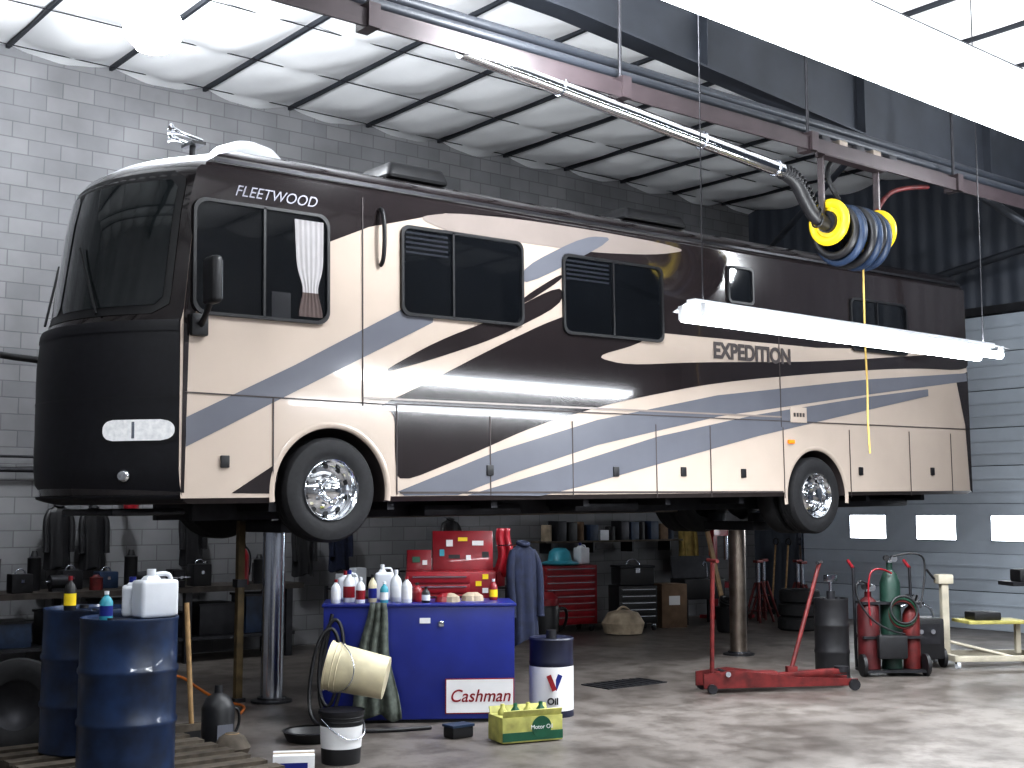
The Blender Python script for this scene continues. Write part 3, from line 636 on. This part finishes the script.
box("carton",(0,0,.115),(.56,.30,.21),CY,e,bev=.006); box("green_band",(0,-.152,.06),(.56,.004,.07),GREEN,e); lathe("logo",[(0,0),(.09,0),(.09,.006),(0,.006)],GREEN,e,(.08,-.152,.13),(R(90),0,0)); text("logo_text","Motor Oil",.05,PAPER,e,(.08,-.16,.115),align='CENTER')
for s in (-1,1): box("flap_%d"%(s>0),(0,s*.145,.245),(.54,.010,.07),CY,e,rot=(s*R(-25),0,0))
for i in range(4): lathe("bottle_top_%d"%i,[(.04,.2),(.04,.25),(.018,.28),(.018,.31),(0,.31)],GREEN if i%2 else CY,e,(-.2+i*.12,.03,0),n=14)
k_=grp("oil_keg",(3.36,-1.0,0)); lathe("shell",[(0,.01),(.2,.01),(.215,0),(.215,.03),(.21,.05),(.21,.48),(.215,.5),(.21,.52),(.21,.70),(.218,.72),(.21,.735),(.19,.72),(0,.72)],M("keg_navy",(.01,.012,.03),.4),k_)
lathe("label",[(.213,.06),(.213,.47)],PAPER,k_); 
for s in (-1,1): box("label_v_%d"%(s>0),(-.12+s*.035,-.185,.33),(.045,.02,.15),RED if s<0 else BLUE,k_,rot=(0,s*R(22),R(-33)))
text("label_text","Oil",.085,BLACK,k_,(-.14,-.185,.13),rot=(R(90),0,R(-30)),align='CENTER',off=.003)
lathe("pump_head",[(0,.72),(.05,.72),(.05,.80),(0,.80)],DARKM,k_)
# ---------------------------------------------------------------- RED CHEST BEHIND
CX,CYY=3.14,.36
ca,sa=math.cos(RZ),math.sin(RZ)
c1=cabinet("red_roll_cabinet",(CX,CYY,0),RZ,1.0,.5,.98,RED,6)
c2=grp("red_tool_chest",(CX,CYY,.981),rz=RZ)
box("carcass",(0,0,.17),(.92,.45,.34),RED,c2,bev=.01)
for i in range(3): box("drawer_%d"%i,(-.12,-.235,.07+i*.1),(.62,.02,.08),RED,c2,bev=.003); box("pull_%d"%i,(-.12,-.25,.09+i*.1),(.55,.01,.012),STEEL,c2)
box("lid",(.14,.22,.54),(.64,.05,.42),RED,c2,rot=(R(-12),0,0),bev=.01)
box("lid_left",(-.32,.20,.44),(.26,.05,.22),RED,c2,rot=(R(-12),0,0),bev=.01)
for i,(x,z,w,h,m) in enumerate([(.0,.62,.07,.07,PAPER),(.14,.66,.10,.04,YEL),(.3,.62,.12,.05,PAPER),(.38,.5,.07,.06,BLACK),(.05,.48,.12,.04,BLACK),(.2,.47,.05,.05,PAPER),(-.08,.52,.05,.07,TEAL),(-.35,.45,.08,.06,GREEN),(-.26,.42,.05,.05,PAPER)]):
    box("sticker_%d"%i,(x,.19+(z-.54)*.2,z),(w,.006,h),m,c2,rot=(R(-12),0,0))
for i in range(4): box("front_sticker_%d"%i,(.28+.07*(i%2),-.23,.08+i*.07),(.06,.006,.05),random.choice([PAPER,YEL,GREEN]),c2)
def jacket(name,loc,rz,mat,sc=1.,hook=None):
    e=grp(name,loc,rz)
    bm=bmesh.new(); rings=[]; n=40
    for z,w,d in [(.02,.05,.05),(-.02,.10,.06),(-.07,.185,.075),(-.12,.20,.09),(-.35,.185,.10),(-.6,.19,.11),(-.8,.20,.12),(-1.0,.21,.12)]:
        row=[]
        for i in range(n):
            a=2*math.pi*i/n; fo=1+.16*math.sin(7*a+z*2)*min(1,-z*1.2+.05)+.06*math.sin(13*a+1-z*5)
            row.append(bm.verts.new((sc*w*math.cos(a)*(1+.3*(fo-1)),sc*d*math.sin(a)*fo,sc*(z+.03*math.sin(3*a)*(1 if z<-.9 else 0)))))
        rings.append(row)
    for a,b_ in zip(rings,rings[1:]):
        for i in range(n): bm.faces.new((a[i],a[(i+1)%n],b_[(i+1)%n],b_[i]))
    bm.faces.new(rings[0]); bmesh.ops.recalc_face_normals(bm,faces=bm.faces[:])
    mk("torso",bm,mat,e,smooth=True,split=False)
    for s in (-1,1):
        tube("sleeve_%d"%(s>0),[(s*.13*sc,0,-.08*sc),(s*.20*sc,-.03,-.16*sc),(s*.215*sc,-.05,-.4*sc),(s*.20*sc,-.07,-.62*sc),(s*.205*sc,-.07,-.74*sc)],.052*sc,mat,e)
        torus("cuff_%d"%(s>0),.046*sc,.010*sc,mat,e,(s*.205*sc,-.07,-.73*sc),n=16,k=6)
    torus("collar",.065*sc,.022*sc,mat,e,(0,-.01,.01*sc),(R(12),0,0),n=20,k=8)
    if hook: cyl("hook",(0,0,.0),hook,.008,STEEL,e)
    return e
def onc(x,y,z): return (CX+x*ca-y*sa,CYY+x*sa+y*ca,z)
j_=jacket("work_jacket",onc(.72,-.36,1.60),RZ+.5,NAVY,.98,hook=(-.10,.36,-.02)); j_.scale=(.86,.9,1)
cloth("red_shop_towel",.14,.18,1.76,1.28,RED,None,onc(.56,-.04,0),(0,0,RZ),folds=2,amp=.02,seed=5)
# ---------------------------------------------------------------- BACK ROW
e=cabinet("red_drawer_cabinet",(8.95,5.3,0),R(-10),1.02,.5,1.06,RED,8)
e=grp("sun_hat",(8.85,5.25,1.075)); lathe("brim",[(0,.02),(.3,0),(.32,.02),(.2,.06),(.17,.2),(.1,.26),(0,.27)],TEAL,e); torus("band",.175,.012,WHITE,e,(0,0,.09))
jug("water_jug",(9.28,5.2,1.075),.20,.2,.34,WHITE,BLUE)
e=grp("canvas_bag",(9.35,4.3,0)); lathe("bag",[(0,0),(.3,.02),(.34,.18),(.24,.34),(.1,.38),(0,.36)],BEIGE,e,n=18); tube("strap",[(-.15,0,.35),(0,0,.5),(.15,0,.35)],.02,BEIGE,e)
cabinet("black_tool_chest",(10.0,4.75,0),R(-20),.68,.45,.72,BLACK,5)
e=grp("black_parts_case",(10.0,4.75,.721),rz=R(-20)); box("case",(0,0,.15),(.6,.4,.28),BLACK,e,bev=.02); box("lid",(0,0,.31),(.62,.42,.04),DARKM,e,bev=.01); tube("handle",[(-.12,0,.33),(-.1,0,.42),(.1,0,.42),(.12,0,.33)],.012,STEEL,e); box("clasp",(0,-.21,.25),(.08,.02,.08),STEEL,e)
e=grp("cardboard_carton",(10.85,4.75,0),rz=R(-20)); box("carton",(0,0,.36),(.46,.4,.72),CARD,e,bev=.004); box("tape",(0,0,.722),(.06,.4,.004),BEIGE,e); box("label",(0,-.202,.45),(.2,.004,.15),PAPER,e)
e=grp("parts_washer",(11.7,4.9,0),rz=R(-15)); box("tank",(0,0,.6),(.8,.5,.35),BLACK,e,bev=.02); 
for sx in (-.35,.35):
    for sy in (-.2,.2): box("leg_%d%d"%(sx>0,sy>0),(sx,sy,.22),(.05,.05,.44),DARKM,e)
box("lid",(0,.2,.95),(.8,.03,.4),DARKM,e,rot=(R(-10),0,0)); tube("spout",[(.2,0,.78),(.2,0,1.0),(.1,-.05,1.08),(.05,-.1,1.0)],.015,STEEL,e)
jacket("yellow_coat",(12.28,5.70,1.75),0,OLIVE,.9,hook=(0,.2,.06))
e=grp("leaning_plank",(11.6,4.25,0)); box("plank",(-.1,.0,.8),(.09,.03,1.62),WOOD,e,rot=(R(-8),R(-8),0))
e=grp("wall_shelf",(10.4,5.72,1.42)); box("board",(0,0,0),(3.2,.40,.03),OLDW,e)
for i in range(4): box("bracket_%d"%i,(-1.4+i*.93,.05,-.1),(.03,.3,.18),DARKM,e)
for i in range(13):
    h=random.uniform(.12,.34); m=random.choice([BLACK,WHITE,CARD,RED,BLUEH,BEIGE,DARKM])
    if i%3==0: lathe("tin_%d"%i,[(0,0),(.09,0),(.09,h),(.08,h+.01),(0,h+.01)],m,e,(-1.45+i*.24,-.02,.015),n=18)
    else: box("packet_%d"%i,(-1.45+i*.24,-.02,.015+h/2),(.19,.26,h),m,e,bev=.01)
e=grp("tyre_stack",(12.1,3.05,0))
for i in range(3): lathe("tyre_%d"%i,[(.19,-.09),(.28,-.11),(.33,-.08),(.33,.08),(.28,.11),(.19,.09)],RUBBER,e,(.02*i,0,.11+.22*i),n=32)
e=grp("shop_vacuum",(8.0,4.6,0)); lathe("tank",[(0,.08),(.2,.08),(.22,.45),(.2,.5),(0,.5)],BLACK,e); lathe("head",[(.21,.5),(.21,.6),(.12,.7),(0,.72)],RED,e); tube("hose",[(.2,0,.4),(.45,0,.5),(.5,.1,.1),(.3,.3,.04),(-.1,.35,.04)],.025,BLACK,e)
for i in range(3): cyl("caster_%d"%i,(.18*math.cos(i*2.1)-.02,.18*math.sin(i*2.1),.04),(.18*math.cos(i*2.1)+.02,.18*math.sin(i*2.1),.04),.04,DARKM,e)
def stand(name,loc,s=1.):
    e=grp(name,loc)
    for i in range(4):
        a=i*math.pi/2+.78; cyl("leg_%d"%i,(.22*s*math.cos(a),.22*s*math.sin(a),0.02),(.05*math.cos(a),.05*math.sin(a),.6*s),.02*s,DRED,e); 
    cyl("column",(0,0,.3*s),(0,0,.9*s),.03*s,STEEL,e); box("saddle",(0,0,.92*s),(.14*s,.08*s,.04*s),DRED,e,bev=.008)
    for i in range(2): torus("brace_%d"%i,.17*s-.06*i*s,.008,DRED,e,(0,0,(.18+.2*i)*s),n=4,k=6)
for p in ((12.6,4.3,0),(13.1,4.6,0),(12.8,3.5,0),(13.3,4.0,0)): stand("jack_stand",p,1.15)
e=grp("hydraulic_press",(12.95,5.35,0))
for s in (-1,1): box("upright_%d"%(s>0),(s*.35,0,.8),(.1,.12,1.6),RED,e)
box("head_beam",(0,0,1.55),(.8,.16,.14),RED,e); box("bed",(0,0,.6),(.8,.22,.1),RED,e); cyl("ram",(0,0,1.05),(0,0,1.5),.05,STEEL,e)
for s in (-1,1): box("foot_%d"%(s>0),(s*.35,0,.03),(.1,.6,.06),RED,e)
def shovel(name,loc,rz):
    e=grp(name,loc,rz); cyl("shaft",(0,0,.28),(0,0.12,1.3),.018,WOOD,e)
    bm=bmesh.new(); pts=[(-.1,.3),(.1,.3),(.12,.15),(.07,.03),(0,0),(-.07,.03),(-.12,.15)]
    bm.faces.new([bm.verts.new((x,-.01-.03*(abs(x)),z)) for x,z in pts]); o=mk("blade",bm,DARKM,e); md=o.modifiers.new("s","SOLIDIFY"); md.thickness=.006
    torus("grip",.06,.015,BLACK,e,(0,.13,1.36),(R(90),0,0),n=16,k=6)
shovel("shovel",(14.1,4.95,0),R(-90)); shovel("shovel",(14.1,5.25,0),R(-90))
e=grp("rolled_hose_bin",(11.0,3.5,0)); lathe("bin",[(0,0),(.22,0),(.26,.4),(.27,.4),(.24,.02),(0,.02)],BLACK,e)
for i in range(5): torus("coil_%d"%i,.17,.03,BLACK,e,(0,0,.3+i*.05),(R(4*i),0,0),n=24,k=8)
# ---------------------------------------------------------------- LEFT WORKBENCH
wb=grp("workbench",(.9,5.35,0)); box("top",(0,0,.93),(6.2,.8,.07),BWOOD,wb); 
for i in range(5): 
    for s in (-1,1): box("leg_%d_%d"%(i,s>0),(-2.9+i*1.45,s*.33,.45),(.09,.09,.9),DARKM,wb)
box("shelf",(0,0,.3),(6.0,.7,.04),DARKM,wb)
for i in range(9):
    x=-2.7+i*.66; h=.30+.1*(i%3); m=random.choice([BLACK,DARKM,BLUEH,BLACK]); box("crate_%d"%i,(x,0,.32+h*.5),(.5,.45,h),m,wb,bev=.015); box("crate_rim_%d"%i,(x,0,.32+h),(.53,.48,.03),DARKM,wb)
for i in range(26):
    x=-2.85+i*.225+random.uniform(-.02,.02)
    if 1.05<x<1.6 or 2.05<x<2.45: continue
    k=i%5; h=random.uniform(.16,.50); y=.12 if i%2 else -.18; m=random.choice([BLACK,DARKM,BLUEH,BLACK,DARKM])
    if k in (0,3):
        box("case_%d"%i,(x,y,.966+h*.4),(.25,.22,h*.8),m,wb,bev=.015); tube("case_handle_%d"%i,[(x-.06,y,.966+h*.8),(x-.05,y,1.02+h*.8),(x+.05,y,1.02+h*.8),(x+.06,y,.966+h*.8)],.008,STEEL,wb); box("case_latch_%d"%i,(x,y-.115,.966+h*.5),(.04,.01,.04),STEEL,wb)
    elif k in (1,4):
        lathe("tin_%d"%i,[(0,0),(.08,0),(.08,h*.8),(.085,h*.82),(.05,h*.86),(.03,h),(0,h)],random.choice([BLACK,DRED,BLUEH,DARKM,BLACK]),wb,(x,y,.966),n=20)
    else:
        cyl("motor_%d"%i,(x-.11,y,1.08),(x+.11,y,1.08),.085,m,wb); box("motor_foot_%d"%i,(x,y,.985),(.2,.14,.04),DARKM,wb); cyl("shaft_%d"%i,(x-.16,y,1.08),(x+.16,y,1.08),.018,STEEL,wb)
e=grp("bench_vice",(2.2,5.1,.966)); box("base",(0,0,.04),(.2,.2,.08),DARKM,e); box("fixed_jaw",(0,.05,.15),(.16,.12,.16),DARKM,e,bev=.02); box("moving_jaw",(0,-.12,.16),(.16,.08,.13),DARKM,e,bev=.02); cyl("screw",(0,-.22,.13),(0,0,.13),.02,STEEL,e); cyl("bar",(-.12,-.21,.13),(.12,-.21,.13),.01,STEEL,e)
def extinguisher(name,loc):
    e=grp(name,loc); lathe("bottle",[(0,0),(.075,.0),(.08,.03),(.08,.38),(.05,.45),(.025,.48),(0,.48)],RED,e,n=24); box("valve",(0,0,.5),(.05,.05,.06),DARKM,e); box("lever",(-.04,0,.55),(.13,.02,.015),BLACK,e,rot=(0,.2,0)); tube("hose",[(.03,0,.5),(.11,0,.45),(.11,0,.2),(.09,0,.12)],.012,BLACK,e)
extinguisher("fire_extinguisher",(3.15,5.08,.966))
e=grp("alarm_beacon",(1.8,5.60,2.00)); lathe("lens",[(0,-.1),(.09,-.08),(.1,0),(.09,.07),(0,.08)],RED,e); box("mount",(0,.2,.09),(.08,.38,.03),DARKM,e)
for i,(x,z,m) in enumerate([(-.7,2.0,BLACK),(-.2,2.0,NAVY),(.9,2.0,BLACK),(1.35,1.98,BLACK),(2.7,2.0,BLACK),(4.4,1.8,BLACK),(5.0,1.85,NAVY),(7.0,1.8,BLACK)]):
    jacket("hanging_overalls",(x,5.72,z),0,m,.78,hook=(0,.2,.05))
for i,(x,y,w,h) in enumerate([(4.9,4.9,.9,.9),(6.2,5.0,1.0,1.1),(7.2,5.2,.7,.8)]):
    e=grp("steel_shelf_rack",(x,y,0))
    for s in (-1,1):
        for q in (-1,1): box("post_%d%d"%(s>0,q>0),(s*w/2,q*.22,h/2),(.04,.04,h),DARKM,e)
    for k in range(3): box("shelf_%d"%k,(0,0,.12+k*(h-.16)/2),(w,.46,.025),DARKM,e)
    for k in range(7):
        zz_=.135+(k%2)*(h-.16)/2; hh=random.uniform(.12,.3); box("stock_%d"%k,(-w/2+.1+k*(w-.2)/6,0,zz_+hh/2),(.13,.3,hh),random.choice([BLACK,CARD,RED,WHITE,BLUEH]),e,bev=.01)
    for k in range(4): hh=random.uniform(.1,.3); box("top_item_%d"%k,(-w/2+.15+k*w*.25,0,h-.02+hh/2),(.16,.2,hh),random.choice([BLACK,RED,CARD,WHITE]),e,bev=.01)
# ---------------------------------------------------------------- RIGHT FLOOR EQUIPMENT
def floor_jack(name,loc,rz,L_,hd,lean):
    e=grp(name,loc,rz)
    for s in (-1,1):
        bm=bmesh.new(); pts=[(-L_/2,.05),(-L_/2,.20),(-L_*.3,.24),(L_*.1,.15),(L_/2,.12),(L_/2,.05)]
        A=[bm.verts.new((x,s*.14-.012,z)) for x,z in pts];B=[bm.verts.new((x,s*.14+.012,z)) for x,z in pts]; n=len(pts)
        bm.faces.new(A);bm.faces.new(B[::-1])
        for i in range(n): bm.faces.new((A[i],B[i],B[(i+1)%n],A[(i+1)%n]))
        bmesh.ops.recalc_face_normals(bm,faces=bm.faces[:]); mk("side_plate_%d"%(s>0),bm,DRED,e)
        cyl("front_wheel_%d"%(s>0),(L_/2-.05,s*.19,.06),(L_/2-.05,s*.15,.06),.06,DARKM,e); cyl("rear_wheel_%d"%(s>0),(-L_/2+.08,s*.21,.05),(-L_/2+.08,s*.16,.05),.05,DARKM,e)
    box("ram_body",(-L_*.2,0,.14),(L_*.4,.14,.14),DRED,e,bev=.03); box("lift_arm",(L_*.2,0,.17),(L_*.5,.12,.06),DRED,e,rot=(0,R(-3),0),bev=.01)
    cyl("saddle",(L_*.43,0,.18),(L_*.43,0,.24),.08,DARKM,e); cyl("pivot",(-L_*.35,-.18,.2),(-L_*.35,.18,.2),.03,STEEL,e)
    b0=(-L_*.42,0,.18); b1=(b0[0]+lean*hd,0,.18+hd); cyl("handle",b0,b1,.024,DRED,e); cyl("cross_grip",(b1[0],-.16,b1[2]),(b1[0],.16,b1[2]),.02,DRED,e)
    b2=(.18,.02,.22); b3=(.62,.22,1.36); cyl("pump_handle",b2,b3,.024,DRED,e); cyl("pump_grip",(.56,.14,1.36),(.68,.30,1.36),.018,DARKM,e); box("pump_socket",(.18,.02,.20),(.12,.08,.10),DRED,e,bev=.01)
    return e
floor_jack("floor_jack",(6.37,-1.25,0),R(-28.7),1.75,1.22,.02)
bd=drum("black_oil_barrel",(7.70,-.98,0),.20,.92,BLACK); 
lathe("pump_base",[(0,.9),(.05,.9),(.05,1.0),(0,1.0)],DARKM,bd)
cyl("pump_tube",(0,0,1.0),(0,0,1.15),.02,STEEL,bd); box("pump_top",(0,0,1.15),(.18,.07,.08),STEEL,bd,bev=.01)
wc=grp("welding_cart",(8.42,-1.28,0),rz=R(-35))
def gas(nm,x,y,r,h,m):
    lathe(nm,[(0,.08),(r,.08),(r,h*.82),(r*.7,h*.9),(r*.3,h*.94),(r*.3,h),(0,h)],m,wc,(x,y,0),n=24); box(nm+"_valve",(x,y,h+.03),(.05,.05,.08),CHROME,wc); cyl(nm+"_gauge_a",(x+.03,y-.05,h+.05),(x+.03,y-.09,h+.05),.04,CHROME,wc); cyl(nm+"_gauge_b",(x-.06,y-.05,h+.06),(x-.06,y-.09,h+.06),.035,BLACK,wc)
gas("acetylene_cylinder",-.26,0,.13,.98,M("dark_maroon",(.07,.01,.012),.45,0,.4,6)); gas("oxygen_cylinder",.02,.02,.12,1.32,M("bottle_green",(.010,.035,.025),.45,0,.3,6)); gas("spare_cylinder",.26,0,.10,.86,DRED)
box("tray",(0,0,.06),(.75,.36,.03),DARKM,wc); 
for s in (-1,1):
    cyl("rear_frame_%d"%(s>0),(s*.35,.2,.06),(s*.35,.24,1.25),.018,DARKM,wc); cyl("wheel_%d"%(s>0),(s*.40,-.12,.13),(s*.36,-.12,.13),.13,BLACK,wc); cyl("grip_%d"%(s>0),(s*.35,.24,1.25),(s*.35,.42,1.33),.02,RED,wc)
for z in (.45,.85): box("strap_%d"%int(z*10),(0,-.0,z),(.74,.28,.03),DARKM,wc)
for i in range(3): torus("hose_coil_%d"%i,.16,.014,(DRED,GREEN,BLACK)[i],wc,(.1,-.17-.02*i,.72+.03*i),(R(80),0,0),n=28,k=6)
tube("torch_hose",[(0,-.1,1.2),(-.2,-.2,1.3),(-.35,-.2,1.15),(-.3,-.2,.6)],.012,RED,wc)
tube("torch_hose_b",[(.02,-.1,1.4),(.3,-.15,1.48),(.45,-.1,1.3),(.3,-.2,.8)],.012,BLACK,wc)
tube("torch_hose_c",[(-.26,-.1,1.05),(-.45,-.2,1.18),(-.48,-.2,.9),(-.2,-.25,.55),(.1,-.22,.5)],.012,BLACK,wc)
box("cart_bag",(-.05,-.2,.35),(.35,.1,.28),BLACK,wc,bev=.03)
e=grp("welder_power_unit",(9.35,-.98,0),rz=R(-35)); box("case",(0,0,.36),(.62,.42,.5),BLACK,e,bev=.03); box("panel",(0,-.215,.42),(.5,.01,.25),DARKM,e)
for i in range(3): cyl("knob_%d"%i,(-.15+i*.15,-.22,.45),(-.15+i*.15,-.25,.45),.03,STEEL,e)
for s in (-1,1): cyl("wheel_%d"%(s>0),(s*.34,-.1,.12),(s*.30,-.1,.12),.12,BLACK,e)
tube("handle",[(-.25,0,.6),(-.25,-.05,.78),(.25,-.05,.78),(.25,0,.6)],.015,STEEL,e)
for i in range(2): cyl("foot_%d"%i,(-.25+.5*i,.16,0),(-.25+.5*i,.16,.12),.03,DARKM,e)
CRM=M("cream_enamel",(.46,.42,.34),.4,0,.2,5)
es=grp("engine_stand",(10.15,-1.45,0),rz=R(-33))
for s in (-1,1): box("base_rail_%d"%(s>0),(.1,s*.33,.12),(1.25,.07,.07),CRM,es,bev=.008)
for x in (-.5,.68): box("base_cross_%d"%(x>0),(x,0,.12),(.07,.7,.07),CRM,es)
for i,(x,y) in enumerate(((-.5,-.33),(-.5,.33),(.7,-.33),(.7,.33))):
    cyl("caster_%d"%i,(x-.02,y,.045),(x+.02,y,.045),.045,WHITE,es); box("caster_fork_%d"%i,(x,y,.08),(.05,.05,.04),DARKM,es)
box("mast",(-.5,0,.58),(.09,.09,.95),CRM,es,bev=.008); box("mast_head",(-.5,0,1.08),(.2,.16,.12),CRM,es,bev=.02); cyl("crank",(-.62,0,1.08),(-.72,0,1.2),.015,DARKM,es)
box("tray",(.1,0,.55),(.8,.5,.04),M("dull_yellow",(.42,.38,.12),.5,0,.3,6),es,bev=.01); box("tray_load",(.0,0,.62),(.35,.3,.1),BLACK,es,bev=.02)
for s in (-1,1): cyl("brace_%d"%(s>0),(-.45,s*.05,.3),(.2,s*.3,.14),.02,CRM,es)
box("arm",(.45,0,.35),(.06,.06,.4),CRM,es); box("upper_rack",(.62,0,1.02),(.6,.4,.05),DARKM,es); cyl("rack_leg",(.62,.0,.14),(.62,.0,1.0),.03,DARKM,es); box("motor_block",(.62,0,1.12),(.35,.28,.16),BLACK,es,bev=.03)
e=grp("dark_floor_plate",(5.4,.13,0)); box("thin_plate",(0,0,.006),(.9,.45,.012),DARKM,e)  # thin dark plate with bars lying on the floor
for i in range(8): box("bar_%d"%i,(-.38+i*.11,0,.014),(.03,.4,.006),BLACK,e)
# ---------------------------------------------------------------- world + camera
w=bpy.data.worlds.new("World"); scn.world=w; w.use_nodes=True; w.node_tree.nodes["Background"].inputs[0].default_value=(.5,.6,.8,1); w.node_tree.nodes["Background"].inputs[1].default_value=.3
cd=bpy.data.cameras.new("camera"); cam=bpy.data.objects.new("camera",cd); COL.objects.link(cam)
cd.sensor_width=36; cd.lens=44.44; cd.clip_end=100
cam.location=(-4.64,-10.42,1.95); cam.rotation_euler=(R(90)+math.atan(126/1264),0,-math.atan2(.624,.782))
scn.camera=cam
scn.view_settings.view_transform='Standard'
for lk in ('Medium High Contrast','High Contrast'):
    try: scn.view_settings.look=lk; break
    except Exception: pass
scn.view_settings.exposure=0.0
